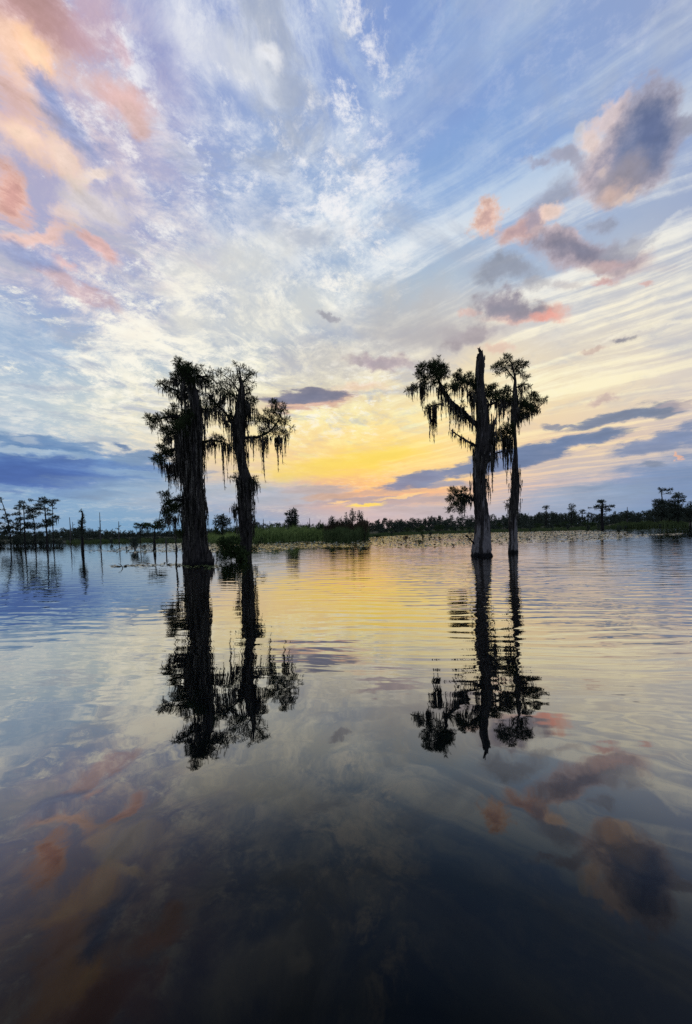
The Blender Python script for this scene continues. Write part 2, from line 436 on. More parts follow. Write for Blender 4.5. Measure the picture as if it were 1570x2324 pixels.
def leaf_material(name, c1, c2, scale=2.0, transl=0.25):
    mt, b, out = mat(name)
    oc = b.n('ShaderNodeTexCoord').outputs['Object']
    n = b.noise(oc, scale, 3, 0.6).outputs[0]
    n2 = b.noise(oc, scale * 9, 2, 0.5).outputs[0]
    c = b.mix(b.mr(b.m('MULTIPLY_ADD', n2, .5, b.m('MULTIPLY', n, .5)), 0.35, 0.65), c1, c2)
    d = b.n('ShaderNodeBsdfDiffuse'); b.put(d.inputs[0], c)
    t = b.n('ShaderNodeBsdfTranslucent'); b.put(t.inputs[0], c)
    mx = b.n('ShaderNodeMixShader'); mx.inputs[0].default_value = transl
    b.nt.links.new(d.outputs[0], mx.inputs[1]); b.nt.links.new(t.outputs[0], mx.inputs[2])
    b.nt.links.new(mx.outputs[0], out.inputs[0])
    return mt

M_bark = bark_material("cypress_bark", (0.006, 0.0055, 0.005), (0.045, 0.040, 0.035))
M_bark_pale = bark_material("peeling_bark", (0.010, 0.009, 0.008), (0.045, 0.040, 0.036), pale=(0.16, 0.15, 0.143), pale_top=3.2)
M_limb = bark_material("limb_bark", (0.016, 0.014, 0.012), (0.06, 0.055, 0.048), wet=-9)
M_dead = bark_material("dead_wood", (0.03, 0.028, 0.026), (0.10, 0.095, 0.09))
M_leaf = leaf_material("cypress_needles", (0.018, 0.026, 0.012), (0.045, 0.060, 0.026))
M_moss = moss_material("hanging_moss", (0.012, 0.012, 0.010), (0.26, 0.245, 0.20))
M_bush = leaf_material("bush_leaves", (0.022, 0.040, 0.014), (0.060, 0.088, 0.034), 1.5)
M_far = leaf_material("wood_leaves", (0.030, 0.042, 0.032), (0.078, 0.096, 0.070), 0.4)  # leaf colour lightened to stand in for haze over the far wood
M_reed = leaf_material("reed_blades", (0.075, 0.122, 0.034), (0.23, 0.295, 0.095), 0.25)
M_reed_d = leaf_material("dark_reed_blades", (0.040, 0.064, 0.024), (0.095, 0.125, 0.050), 0.25)
M_brown = leaf_material("brown_bush_leaves", (0.040, 0.034, 0.022), (0.085, 0.062, 0.040), 0.6)

def pad_material():
    mt, b, out = mat("lily_pad")
    ob = b.n('ShaderNodeNewGeometry')
    r = ob.outputs['Random Per Island']
    c = b.ramp(r, [(0, (.045, .07, .022)), (.4, (.075, .10, .035)), (.75, (.12, .13, .05)), (1, (.10, .075, .035))], 'LINEAR')
    principled(b, out, c, 0.07, 1.0)
    return mt
M_pad = pad_material()

def land_material():
    mt, b, out = mat("marsh_soil")
    oc = b.n('ShaderNodeTexCoord').outputs['Object']
    n = b.noise(oc, 0.15, 5, 0.6).outputs[0]
    c = b.mix(b.mr(n, 0.35, 0.65), (0.035, 0.035, 0.022), (0.07, 0.075, 0.04))
    principled(b, out, c, 0.95, 0.1)
    return mt

def water_material():
    mt, b, out = mat("lake_water")
    oc = b.n('ShaderNodeTexCoord').outputs['Object']
    x, y, z = b.sep(oc)
    # fine wind ripples, crests lying across the view, in patches
    q = b.xyz(b.m('MULTIPLY_ADD', y, 0.10, b.m('MULTIPLY', x, 0.22)), b.m('MULTIPLY_ADD', x, 0.10, y), 0.0)
    qw = b.v('ADD', q, b.v('SCALE', b.v('SUBTRACT', b.noise(b.v('MULTIPLY', oc, (1, 1, 0)), 0.25, 2).outputs['Color'], (.5, .5, .5)), scale=1.2))
    r1 = b.noise(qw, 2.9, 2, 0.5).outputs[0]
    wv = b.n('ShaderNodeTexWave', wave_type='BANDS', bands_direction='Y', wave_profile='SIN')
    b.put(wv.inputs['Vector'], qw); wv.inputs['Scale'].default_value = 0.72
    wv.inputs['Distortion'].default_value = 3.5; wv.inputs['Detail'].default_value = 2.0; wv.inputs['Detail Scale'].default_value = 1.1
    r2 = wv.outputs['Fac']
    r3 = b.noise(b.v('MULTIPLY', qw, (1, 1, 1)), 6.0, 2, 0.5).outputs[0]
    # long slow swell that bends the reflections near the boat
    r4 = b.noise(b.v('MULTIPLY', oc, (0.8, 1.0, 0)), 1.5, 2, 0.45).outputs[0]
    patch = b.noise(b.v('MULTIPLY', oc, (.10, .06, 0)), 1.0, 2, 0.5).outputs[0]
    dist = b.v('LENGTH', oc)
    band = b.m('MULTIPLY', b.mr(dist, 3.0, 7.0), b.mr(dist, 60, 25, 0.35, 1.0))
    side = b.mr(b.m('DIVIDE', x, b.m('MAXIMUM', y, 0.5)), -0.50, 0.35, 0.50, 1.8)
    amp = b.m('MULTIPLY', b.m('MULTIPLY', band, side), b.mr(patch, 0.30, 0.60, 0.45, 1.0))
    h = b.m('MULTIPLY', b.m('ADD', b.m('MULTIPLY', r2, 0.0022), b.m('MULTIPLY_ADD', r1, 0.0100, b.m('MULTIPLY', r3, 0.0018))), amp)
    h = b.m('ADD', h, b.m('MULTIPLY', r4, b.mr(dist, 2.0, 14.0, 0.0045, 0.009)))
    bn = b.n('ShaderNodeBump'); bn.inputs['Distance'].default_value = 1.0; bn.inputs['Strength'].default_value = 1.0
    b.put(bn.inputs['Height'], h)
    gl = b.n('ShaderNodeBsdfGlossy'); gl.inputs['Roughness'].default_value = 0.012
    b.put(gl.inputs['Color'], (1, .975, .92, 1)); b.nt.links.new(bn.outputs[0], gl.inputs['Normal'])
    df = b.n('ShaderNodeBsdfDiffuse'); b.put(df.inputs['Color'], (0.0020, 0.0034, 0.0040, 1))
    lw = b.n('ShaderNodeLayerWeight'); lw.inputs['Blend'].default_value = 0.5
    fac = b.ramp(lw.outputs['Facing'], [(f, (r_,) * 3) for f, r_ in ((0.0, .003), (.21, .008), (.266, .022), (.327, .032), (.377, .064), (.436, .135), (.545, .35), (.65, .54), (.75, .66), (.88, .79), (1.0, .88))], 'LINEAR')
    mx = b.n('ShaderNodeMixShader'); b.put(mx.inputs[0], fac)
    b.nt.links.new(df.outputs[0], mx.inputs[1]); b.nt.links.new(gl.outputs[0], mx.inputs[2])
    b.nt.links.new(mx.outputs[0], out.inputs[0])
    return mt

# ------------------------------------------------------------------ mesh helpers
def mesh_obj(name, tris, material, parent=None, smooth=False, quads=None, verts=None):
    """one mesh object from (n,3,3) triangles, or from verts + quads"""
    me = bpy.data.meshes.new(name)
    if verts is None:
        tris = np.asarray(tris, dtype=np.float32).reshape(-1, 3, 3)
        n = len(tris)
        me.vertices.add(n * 3); me.vertices.foreach_set('co', tris.ravel())
        me.loops.add(n * 3); me.loops.foreach_set('vertex_index', np.arange(n * 3, dtype=np.int32))
        me.polygons.add(n); me.polygons.foreach_set('loop_start', np.arange(0, n * 3, 3, dtype=np.int32))
    else:
        verts = np.asarray(verts, dtype=np.float32); quads = np.asarray(quads, dtype=np.int32)
        k = quads.shape[1]; n = len(quads)
        me.vertices.add(len(verts)); me.vertices.foreach_set('co', verts.ravel())
        me.loops.add(n * k); me.loops.foreach_set('vertex_index', quads.ravel())
        me.polygons.add(n); me.polygons.foreach_set('loop_start', np.arange(0, n * k, k, dtype=np.int32))
    me.update(calc_edges=True)
    if smooth: me.polygons.foreach_set('use_smooth', np.ones(len(me.polygons), dtype=bool))
    me.materials.append(material)
    o = bpy.data.objects.new(name, me); COL.objects.link(o)
    if parent is not None: o.parent = parent
    return o
def thing(name, loc, label, cat, group=None):
    o = bpy.data.objects.new(name, None); COL.objects.link(o)
    o.location = loc; o.empty_display_size = 0.3
    tag(o, label, cat, group); return o
def tag(o, label=None, cat=None, group=None, kind=None):
    for k, v in (('label', label), ('category', cat), ('group', group), ('kind', kind)):
        if v: o[k] = v
    return o
def copy_thing(src, loc, rz, sc, label, group=None):
    r = src.copy(); COL.objects.link(r); r.location = loc; r.rotation_euler = (0, 0, rz); r.scale = sc
    r['label'] = label
    if group: r['group'] = group
    for ch in list(src.children):
        c = ch.copy(); COL.objects.link(c); c.parent = r
        for g in list(ch.children):
            d = g.copy(); COL.objects.link(d); d.parent = c
    return r

def spline(pts, step):
    """pts: (x,y,z,r) rows -> densely resampled rows (Catmull-Rom)"""
    p = np.asarray(pts, dtype=float)
    if len(p) < 2: return p
    q = np.vstack([2 * p[0] - p[1], p, 2 * p[-1] - p[-2]])
    out = []
    for i in range(1, len(q) - 2):
        L = np.linalg.norm(q[i + 1][:3] - q[i][:3]); n = max(2, int(L / step))
        for t in np.arange(n) / n:
            a, b_, c, d = q[i - 1], q[i], q[i + 1], q[i + 2]
            out.append(0.5 * ((2 * b_) + (-a + c) * t + (2 * a - 5 * b_ + 4 * c - d) * t * t + (-a + 3 * b_ - 3 * c + d) * t ** 3))
    out.append(p[-1]); out = np.array(out); out[:, 3] = np.maximum(out[:, 3], 0.004)
    return out
def tube(pts, segs=8, step=0.12, rough=0.10, wob=0.03):
    """a knobbly limb; returns verts, quads"""
    s = spline(pts, step); n = len(s)
    s = s.copy(); s[1:-1, :3] += rng.normal(0, 1, (n - 2, 3)) * s[1:-1, 3:4] * wob * 6 if n > 2 else 0
    tan = np.gradient(s[:, :3], axis=0); tan /= np.linalg.norm(tan, axis=1)[:, None] + 1e-9
    ref = np.array([0.3, 0.9, 0.31]); u = np.cross(tan, ref); u /= np.linalg.norm(u, axis=1)[:, None] + 1e-9
    w = np.cross(tan, u)
    ph = np.arange(segs) / segs * 2 * np.pi
    rad = s[:, 3:4] * (1 + rng.normal(0, rough, (n, segs)))
    v = s[:, None, :3] + rad[..., None] * (np.cos(ph)[None, :, None] * u[:, None] + np.sin(ph)[None, :, None] * w[:, None])
    v = v.reshape(-1, 3)
    i = np.arange(n - 1)[:, None] * segs; j = np.arange(segs)[None]
    a = i + j; b_ = i + (j + 1) % segs
    quads = np.stack([a, b_, b_ + segs, a + segs], -1).reshape(-1, 4)
    cap = np.array([[n * segs - segs + k for k in (0, segs // 3, segs * 2 // 3, segs - 1)]])
    return v, np.vstack([quads, cap])
def join(parts):
    vs, qs, o = [], [], 0
    for v, q in parts: vs.append(v); qs.append(q + o); o += len(v)
    return np.vstack(vs), np.vstack(qs)

def trunk(pts, segs=64, step=0.05, flutes=7, flare=0.14, bark=0.05, jag=0.0, seed=1):
    """an upright trunk with buttress folds, long bark ridges and an optional broken top"""
    r_ = np.random.default_rng(seed)
    s = spline(sorted(pts, key=lambda t: t[2]), step); n = len(s)
    ph = np.arange(segs) / segs * 2 * np.pi
    z = s[:, 2]; H = z.max()
    tw = 0.25 * np.sin(z * 0.7 + r_.random() * 6)[:, None]
    P0 = r_.random(8) * 6.28
    f = np.cos(flutes * ph[None] + P0[0] + tw) * 0.6 + np.cos((flutes - 2) * ph[None] + P0[1] - tw) * 0.4
    env = (0.28 + 0.9 * np.exp(-np.maximum(z, 0) / (0.16 * H)))[:, None]
    rid = np.abs(np.sin(8 * ph[None] + P0[2] + 0.9 * np.sin(z[:, None] * 1.1 + P0[3]))) \
        + 0.7 * np.abs(np.sin(13 * ph[None] + P0[4] + 1.2 * np.sin(z[:, None] * 1.7 + P0[5]))) - 1.0
    g = r_.normal(0, 1, (n, segs))
    for _ in range(3): g = (g + np.roll(g, 1, 0) + np.roll(g, -1, 0)) / 3
    rad = s[:, 3:4] * (1 + flare * env * f + bark * rid + bark * 1.3 * g)
    v = np.empty((n, segs, 3))
    v[..., 0] = s[:, 0:1] + rad * np.cos(ph); v[..., 1] = s[:, 1:2] + rad * np.sin(ph); v[..., 2] = z[:, None]
    if jag:
        k = np.clip(0.55 - 0.45 * np.cos(ph - 3.5) + 0.55 * (r_.random(segs) - .5), 0, 1) ** 1.3; k[::9] *= .4
        top = H - jag * k
        v[..., 2] = np.minimum(v[..., 2], top[None])
    v = v.reshape(-1, 3)
    i = np.arange(n - 1)[:, None] * segs; j = np.arange(segs)[None]
    a = i + j; b_ = i + (j + 1) % segs
    quads = np.stack([a, b_, b_ + segs, a + segs], -1).reshape(-1, 4)
    c = len(v); v = np.vstack([v, [[s[-1, 0], s[-1, 1], H - jag * .7]]])
    l = (n - 1) * segs
    caps = np.array([[l + k, l + (k + 1) % segs, c, c] for k in range(segs)])
    caps = caps[:, :3]
    return v, quads, caps, s
def trunk_obj(name, pts, material, parent, **kw):
    v, q, caps, s = trunk(pts, **kw)
    q = np.vstack([q, np.column_stack([caps, caps[:, 2]])])
    me = bpy.data.meshes.new(name)
    faces = [tuple(f) if f[2] != f[3] else tuple(f[:3]) for f in q.tolist()]
    me.from_pydata(v.tolist(), [], faces); me.update()
    me.polygons.foreach_set('use_smooth', np.ones(len(me.polygons), dtype=bool))
    me.materials.append(material)
    o = bpy.data.objects.new(name, me); COL.objects.link(o); o.parent = parent
    return o, s

# ---- foliage
def sprig_template(n=6, leaf=0.40, width=0.10, droop=0.0):
    t = []
    for i in range(n):
        f = 0.15 + 0.8 * i / n; L = leaf * (1 - 0.45 * f)
        for sgn in (-1, 1):
            a = R(52 - 14 * f) * sgn
            tip = (f + L * math.cos(a), L * math.sin(a), (random.random() - .5) * .16 - droop * f)
            t.append(((f - width * .5, 0, 0), (f + width * .5, 0, 0), tip))
    t.append(((0, -width * .22, 0), (0, width * .22, 0), (1.05, 0, -droop)))
    return np.array(t)
SPRIG = sprig_template()
def frames(d):
    d = d / (np.linalg.norm(d, axis=1)[:, None] + 1e-9)
    r = rng.normal(0, 1, d.shape); u = np.cross(d, r); u /= np.linalg.norm(u, axis=1)[:, None] + 1e-9
    return np.stack([d, u, np.cross(d, u)], axis=1)        # rows are the local axes
def scatter(tmpl, pos, d, size):
    Fm = frames(d)
    t = np.einsum('mvk,nkc->nmvc', tmpl, Fm) * size[:, None, None, None] + pos[:, None, None, :]
    return t.reshape(-1, 3, 3)
def clump(c, rad, dens=1.0, size=0.20, flat=0.75, tmpl=SPRIG, up=0.35):
    """a tuft of feathery sprigs; thinner towards its rim"""
    n = max(6, int(150 * dens * (rad / 0.36) ** 2 * (0.20 / size) ** 1.3))
    p = rng.normal(0, 1, (n, 3)); p /= np.linalg.norm(p, axis=1)[:, None]
    p *= rng.random((n, 1)) ** 0.55
    lob = 1 + 0.25 * np.sin(p[:, 0:1] * 5 + c[0] * 9) * np.cos(p[:, 2:3] * 4 + c[2] * 7)
    pos = np.asarray(c) + p * lob * np.array([rad, rad, rad * flat])
    d = p + rng.normal(0, 0.55, (n, 3)) + np.array([0, 0, up])
    return scatter(tmpl, pos, d, size * rng.uniform(0.6, 1.25, n))

# ---- hanging moss
def moss_strands(tops, lengths, widths):
    """ragged hanging strands, each two crossed tapering ribbons"""
    out = []
    for (x, y, z), L, w in zip(tops, lengths, widths):
        n = max(3, int(L / 0.085))
        t = np.linspace(0, 1, n + 1)
        zz = z - L * t
        sway = np.cumsum(rng.normal(0, 0.007, (n + 1, 2)), axis=0)
        wid = w * (np.clip(1.15 - t, 0, 1) ** 0.7) * rng.uniform(0.35, 1.35, n + 1) * np.clip(t * 6 + .35, 0, 1)
        wid[-1] = 0.001
        a0 = rng.random() * 3.14
        for a in (a0, a0 + 1.57):
            dx, dy = math.cos(a), math.sin(a)
            l = np.column_stack([x + sway[:, 0] - dx * wid, y + sway[:, 1] - dy * wid, zz])
            r = np.column_stack([x + sway[:, 0] + dx * wid, y + sway[:, 1] + dy * wid, zz + rng.normal(0, .02, n + 1)])
            out.append(np.stack([l[:-1], r[:-1], r[1:]], 1)); out.append(np.stack([l[:-1], r[1:], l[1:]], 1))
        # wisps that stand off the strand
        k = max(2, int(L / 0.07)); i = rng.integers(0, n, k)
        p = np.column_stack([x + sway[i, 0], y + sway[i, 1], zz[i]])
        e = p + np.column_stack([rng.normal(0, w * 1.7, k), rng.normal(0, w * 1.7, k), -rng.uniform(.05, .22, k)])
        out.append(np.stack([p + [0.008, 0, 0], p - [0.008, 0, .01], e], 1))
    return np.concatenate(out) if out else np.zeros((0, 3, 3))

# ------------------------------------------------------------------ water and land
wv = [(-900, -60, 0), (900, -60, 0), (900, 1000, 0), (-900, 1000, 0)]
water = mesh_obj('water', None, water_material(), verts=wv, quads=[(0, 1, 2, 3)])
tag(water, kind='structure')
bedm = mesh_obj('lake_bed', None, land_material(), verts=[(x * 1.05, y * 1.05 if y > 0 else y - 5, -1.2) for x, y, z in wv], quads=[(0, 1, 2, 3)])
tag(bedm, kind='structure')

SHORE = [(-1100, 1262), (-300, 1242), (-60, 1234), (100, 1231), (220, 1231), (330, 1228), (440, 1231), (530, 1231), (620, 1229), (720, 1225), (790, 1226),
         (860, 1217), (950, 1212.5), (1080, 1208.5), (1200, 1205.5), (1320, 1201), (1420, 1196.5), (1500, 1195), (1600, 1192), (1800, 1188), (2300, 1178)]
def shore_pts(off, z):
    out = []
    for x, y in SHORE:
        g = G(x, y); d = Vector((g.x, g.y, 0)).normalized()
        p = Vector((g.x, g.y, 0)) + d * off; out.append((p.x, p.y, z))
    return out
rows = [shore_pts(-1, -0.5), shore_pts(1, 0.06), shore_pts(6, 0.22), shore_pts(30, 0.35), shore_pts(150, 0.5), shore_pts(560, 0.8)]
v = [p for r_ in rows for p in r_]; k = len(SHORE)
q = [(i * k + j, i * k + j + 1, (i + 1) * k + j + 1, (i + 1) * k + j) for i in range(len(rows) - 1) for j in range(k - 1)]
marsh = mesh_obj('marsh_ground', None, bpy.data.materials['marsh_soil'], verts=v, quads=q, smooth=True)
tag(marsh, kind='structure')

# ------------------------------------------------------------------ the four big trees
PXM = lambda Y: Y / FOC                        # metres per photograph pixel at distance Y
class Tree:
    """places trunk, limbs, foliage and moss of one tree from photograph positions at distance Y"""
    def __init__(s, name, conv, Y, base, label, cat, group=None, dens=1.5, automul=1.6):
        s.conv, s.Y = conv, Y
        bx, by = conv(*base); p = P(bx, by, Y); s.o = Vector((p.x, Y, 0.0))
        s.root = thing(name, s.o, label, cat, group)
        s.dens = dens; s.automul = automul
        s.k = conv.k * PXM(Y)                  # metres per zoom unit
    def at(s, x, y, dy=0.0):
        p = P(*s.conv(x, y), s.Y) - s.o; return np.array([p.x, p.y + dy, p.z])
    def trunk(s, rows, material, **kw):
        pts = []
        for (y, cx, w) in rows:
            p = s.at(cx, y); pts.append((p[0], p[1], p[2], w * s.k / 2))
        low = min(pts, key=lambda t: t[2])
        pts.append((low[0], low[1], -0.7, low[3] * 1.08))
        o, s.path = trunk_obj('trunk', pts, material, s.root, **kw)
        return o
    def limb(s, path, foliage=(), moss=(), dy=0.0, dens=1.0, size=0.18, auto=1.0, material=None, spread=0.22, leafmat=None, automax=0.55, tops=0.0):
        """path: (x, y, width); foliage: (x, y, r); moss: (x, ytop, ybottom)"""
        n = len(path); pts = []
        for i, (x, y, w) in enumerate(path):
            t = i / max(1, n - 1); p = s.at(x, y, dy * t)
            pts.append((*p, max(w * s.k / 2, 0.012)))
        tubes = [tube(pts, 9, 0.10)]
        line = spline(pts, 0.08)
        tris, tp, ln, wd, long_ = [], [], [], [], []
        for (x, y, r) in foliage:
            c = s.at(x, y); i = np.argmin(np.linalg.norm(line[:, [0, 2]] - c[[0, 2]], axis=1))
            a = line[i]; c[1] = a[1] + rng.normal(0, spread)
            rad = r * s.k
            if np.linalg.norm(c - a[:3]) > rad * 0.35:
                mid = (a[:3] + c) / 2 + rng.normal(0, .05, 3)
                tubes.append(tube([(*a[:3], min(a[3] * .6, .035)), (*mid, .022), (*c, .010)], 5, 0.15))
            for _ in range(4):                 # twigs inside the tuft
                e = c + rng.normal(0, .62, 3) * rad * np.array([1, 1, .7])
                tubes.append(tube([(*c, .012), (*((c + e) / 2 + rng.normal(0, .03, 3)), .008), (*e, .004)], 4, 0.2))
            tris.append(clump(c, max(rad * 1.04 - .06, rad * .6), dens * s.dens, size))
            for _ in range(int(rng.poisson(5 * auto * s.automul * (rad / .3)))):
                q_ = c + np.array([rng.uniform(-.8, .8) * rad, rng.uniform(-.8, .8) * rad, -rad * rng.uniform(0, .7)])
                tp.append(q_); ln.append(rng.uniform(.12, automax) * rng.random() ** .4); wd.append(rng.uniform(.012, .03))
        for a in line[::3]:
            if rng.random() < 0.5 * auto * s.automul:
                tp.append(a[:3] + np.array([0, rng.normal(0, a[3]), -a[3] * .5])); ln.append(rng.uniform(.12, .5)); wd.append(rng.uniform(.015, .035))
        for (x, y0, y1) in moss:
            a, b_ = s.at(x, y0), s.at(x, y1); i = np.argmin(np.abs(line[:, 0] - a[0])); a[1] = line[i, 1] + rng.normal(0, .06)
            L = a[2] - b_[2]; w_ = min(0.06, 0.024 + 0.018 * L)
            if L > 0.8: long_.append(moss_strands([a], [L], [w_]))
            else: tp.append(a); ln.append(L); wd.append(w_)
            for _ in range(8):
                tp.append(a + np.array([rng.normal(0, .10), rng.normal(0, .16), rng.uniform(-.05, .14)])); ln.append(L * rng.uniform(.3, .85)); wd.append(rng.uniform(.018, .04))
        vv, qq = join(tubes)
        lo_ = mesh_obj('limb', None, material or M_limb, s.root, verts=vv, quads=qq, smooth=True)
        if tris: mesh_obj('foliage', np.concatenate(tris), leafmat or M_leaf, lo_)
        for st in long_: mesh_obj('moss_strand', st, M_moss, lo_)
        if tp: tag(mesh_obj('moss', moss_strands(tp, ln, wd), M_moss, lo_), kind='stuff')
        return lo_
    def shroud(s, n, y0, y1, lmin, lmax, w=0.035, name='moss', off=0.10, side=None):
        """moss that clings to the trunk and hangs down along it"""
        z0, z1 = s.at(0, y1)[2], s.at(0, y0)[2]
        tp, ln, wd = [], [], []
        for _ in range(n):
            z = rng.uniform(z0, z1); i = np.argmin(np.abs(s.path[:, 2] - z)); a = s.path[i]
            ph = rng.uniform(0, 6.283) if side is None else side + rng.normal(0, .7); r_ = a[3] * rng.uniform(1.0, 1.12) + 0.02 + abs(rng.normal(0, off))
            L = min(rng.uniform(lmin, lmax), z - 0.12)
            if L < .1: continue
            j = np.argmin(np.abs(s.path[:, 2] - (z - L * .6)))
            r_ = max(r_, s.path[j, 3] * 1.02)
            tp.append((a[0] + r_ * math.cos(ph), a[1] + r_ * math.sin(ph), z)); ln.append(L); wd.append(rng.uniform(.4, 1.2) * w)
        return tag(mesh_obj(name, moss_strands(tp, ln, wd), M_moss, s.root), kind='stuff')
class Conv:
    def __init__(s, x0, y0, k): s.x0, s.y0, s.k = x0, y0, k
    def __call__(s, x, y): return s.x0 + x * s.k, s.y0 + y * s.k
Z1 = Conv(315.8, 794.0, .24713); Z2 = Conv(884.3, 776.0, .24138)
Z3 = Conv(0, 1100.8, .25287); Z4 = Conv(451.2, 1118.9, .25287); Z5 = Conv(794.0, 1118.9, .25287); Z6 = Conv(1173.0, 1082.8, .25287)
Z7 = Conv(270.7, 1173.0, .25287)
CY = "moss hung cypresses standing in open water"

# first: broad, moss-curtained
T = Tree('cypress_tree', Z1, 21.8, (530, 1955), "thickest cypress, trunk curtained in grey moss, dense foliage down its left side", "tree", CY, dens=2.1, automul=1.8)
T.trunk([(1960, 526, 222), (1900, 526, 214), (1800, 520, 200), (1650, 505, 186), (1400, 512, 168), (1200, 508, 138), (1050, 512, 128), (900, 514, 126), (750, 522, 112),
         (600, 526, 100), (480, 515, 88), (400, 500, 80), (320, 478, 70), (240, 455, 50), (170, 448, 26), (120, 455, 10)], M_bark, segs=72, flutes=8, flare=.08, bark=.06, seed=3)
T.shroud(320, 420, 1650, .5, 1.9, .032, off=.045)
T.shroud(130, 620, 1150, .7, 1.9, .042, side=math.pi + .35, off=.26)
T.shroud(80, 1250, 1500, .5, 1.2, .034, side=math.pi, off=.10)
T.shroud(110, 1300, 1850, .3, 1.0, .026, off=.03)
T.limb([(470, 300, 40), (420, 230, 26), (370, 180, 12)], [(380, 170, 62), (350, 255, 52), (450, 150, 42), (420, 220, 60), (330, 290, 40), (470, 210, 55), (440, 290, 60)], [(325, 300, 400), (350, 300, 380), (400, 300, 430), (375, 300, 400)], -.2)
T.limb([(480, 310, 34), (540, 230, 22), (630, 290, 10)], [(530, 210, 58), (580, 250, 50), (620, 300, 42), (510, 270, 50), (550, 300, 40)], [(560, 280, 400), (595, 320, 420), (640, 320, 380)], .2)
T.limb([(540, 260, 16), (620, 230, 10), (690, 290, 6)], [(590, 175, 30), (640, 200, 45), (665, 260, 42), (700, 330, 40), (660, 330, 30)], [(660, 340, 420)], .4, dens=.42, auto=.4)
T.limb([(500, 480, 32), (390, 400, 20), (240, 335, 10)], [(225, 335, 42), (280, 325, 46), (300, 390, 42), (350, 400, 40), (400, 420, 50), (255, 370, 30)], [(405, 420, 560), (395, 440, 600), (430, 440, 580), (350, 420, 470), (440, 480, 640)], -.2, dens=.8)
T.limb([(505, 690, 46), (350, 620, 30), (200, 650, 14), (115, 645, 8)],
       [(330, 530, 44), (285, 610, 74), (350, 650, 84), (430, 600, 66), (205, 655, 52), (140, 650, 42), (245, 740, 62), (235, 820, 46), (310, 770, 76), (400, 720, 80), (470, 660, 50), (175, 700, 40), (420, 810, 70), (390, 560, 50), (470, 600, 60), (450, 740, 70), (460, 850, 50), (500, 560, 44), (150, 720, 24)],
       [(300, 820, 1000), (340, 800, 1080), (380, 820, 1120), (420, 840, 1200), (450, 830, 1150), (360, 840, 1180), (270, 820, 940), (400, 860, 1250), (470, 800, 1100)], -.5, spread=.35)
T.limb([(495, 900, 40), (300, 930, 26), (190, 1000, 10)],
       [(245, 920, 50), (200, 1000, 48), (290, 970, 62), (265, 1045, 42), (360, 940, 70), (330, 1030, 60), (400, 980, 60), (190, 1030, 30)],
       [(225, 1040, 1180), (250, 1060, 1220), (280, 1060, 1260), (295, 1060, 1290), (330, 1060, 1270), (360, 1050, 1290), (390, 1050, 1300), (420, 1030, 1280), (265, 1060, 1200), (345, 1060, 1310)], -.4, spread=.3)
T.limb([(480, 1400, 34), (340, 1380, 22), (250, 1430, 10)],
       [(265, 1335, 46), (290, 1420, 56), (325, 1480, 68), (250, 1500, 48), (290, 1560, 54), (240, 1580, 36), (360, 1380, 52), (370, 1450, 60), (230, 1330, 20), (400, 1340, 50)],
       [(300, 1560, 1680), (325, 1560, 1740), (345, 1540, 1760), (370, 1530, 1640), (285, 1580, 1650), (395, 1480, 1640)], -.4, spread=.3)
T.limb([(555, 850, 26), (680, 828, 18), (790, 845, 8)], [(640, 830, 36), (700, 810, 46), (755, 825, 48), (800, 860, 26), (610, 850, 30), (740, 850, 30)],
       [(600, 860, 960), (622, 860, 1020), (652, 850, 960), (678, 850, 1050), (720, 860, 940), (752, 860, 1290), (775, 860, 970), (800, 870, 1055), (790, 870, 980)], .3, dens=.8)
T.limb([(500, 430, 20), (475, 330, 14), (455, 220, 6)], [(440, 190, 50), (465, 250, 50), (495, 330, 40), (430, 300, 44), (520, 290, 36), (470, 390, 44)], [(450, 330, 520), (480, 380, 600), (500, 380, 560), (465, 400, 640), (440, 380, 560), (520, 350, 520)], -.75, spread=.15)
T.limb([(520, 720, 24), (480, 690, 16), (430, 720, 8)], [(470, 690, 56), (430, 740, 60), (500, 640, 40), (450, 800, 56)], [(440, 800, 1180), (470, 760, 1100), (500, 740, 1000), (420, 820, 1240), (455, 820, 1290), (485, 780, 1160), (405, 820, 1200)], -.9, spread=.15)
T.limb([(565, 545, 20), (640, 540, 14), (700, 520, 8)], [(610, 520, 40), (640, 550, 36)], [(600, 560, 700), (620, 560, 770), (645, 560, 720)], .2, dens=.6)
T.limb([(470, 1690, 20), (420, 1680, 10)], [(410, 1680, 46), (380, 1700, 26), (440, 1650, 30)], (), -.5, auto=.2)

# second: crooked trunk, airy top
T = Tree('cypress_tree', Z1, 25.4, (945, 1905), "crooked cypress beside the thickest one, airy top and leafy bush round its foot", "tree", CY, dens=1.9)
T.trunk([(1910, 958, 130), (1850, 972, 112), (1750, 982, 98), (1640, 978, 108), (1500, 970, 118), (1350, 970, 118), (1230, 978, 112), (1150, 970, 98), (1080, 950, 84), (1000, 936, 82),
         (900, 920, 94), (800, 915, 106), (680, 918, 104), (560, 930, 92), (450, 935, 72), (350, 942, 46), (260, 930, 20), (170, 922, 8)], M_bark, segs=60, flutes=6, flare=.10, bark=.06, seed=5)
T.shroud(200, 330, 1000, .3, 1.4, .034, off=.13)
T.shroud(60, 460, 620, .5, 1.2, .036, side=0.0, off=.25)
T.shroud(150, 1150, 1700, .3, 1.2, .032, off=.13)
T.shroud(60, 1200, 1250, .6, 1.4, .034, off=.16)
T.limb([(925, 300, 18), (900, 210, 8), (890, 130, 4)], [(895, 150, 32), (920, 200, 36), (880, 230, 36), (950, 160, 42), (900, 280, 40)], (), .1, dens=.42, auto=.3)
T.limb([(930, 330, 18), (990, 240, 9), (1050, 190, 4)], [(1000, 180, 44), (1045, 210, 34), (1020, 250, 46), (965, 240, 46), (1045, 300, 34), (985, 310, 40)], (), .3, dens=.40, auto=.3)
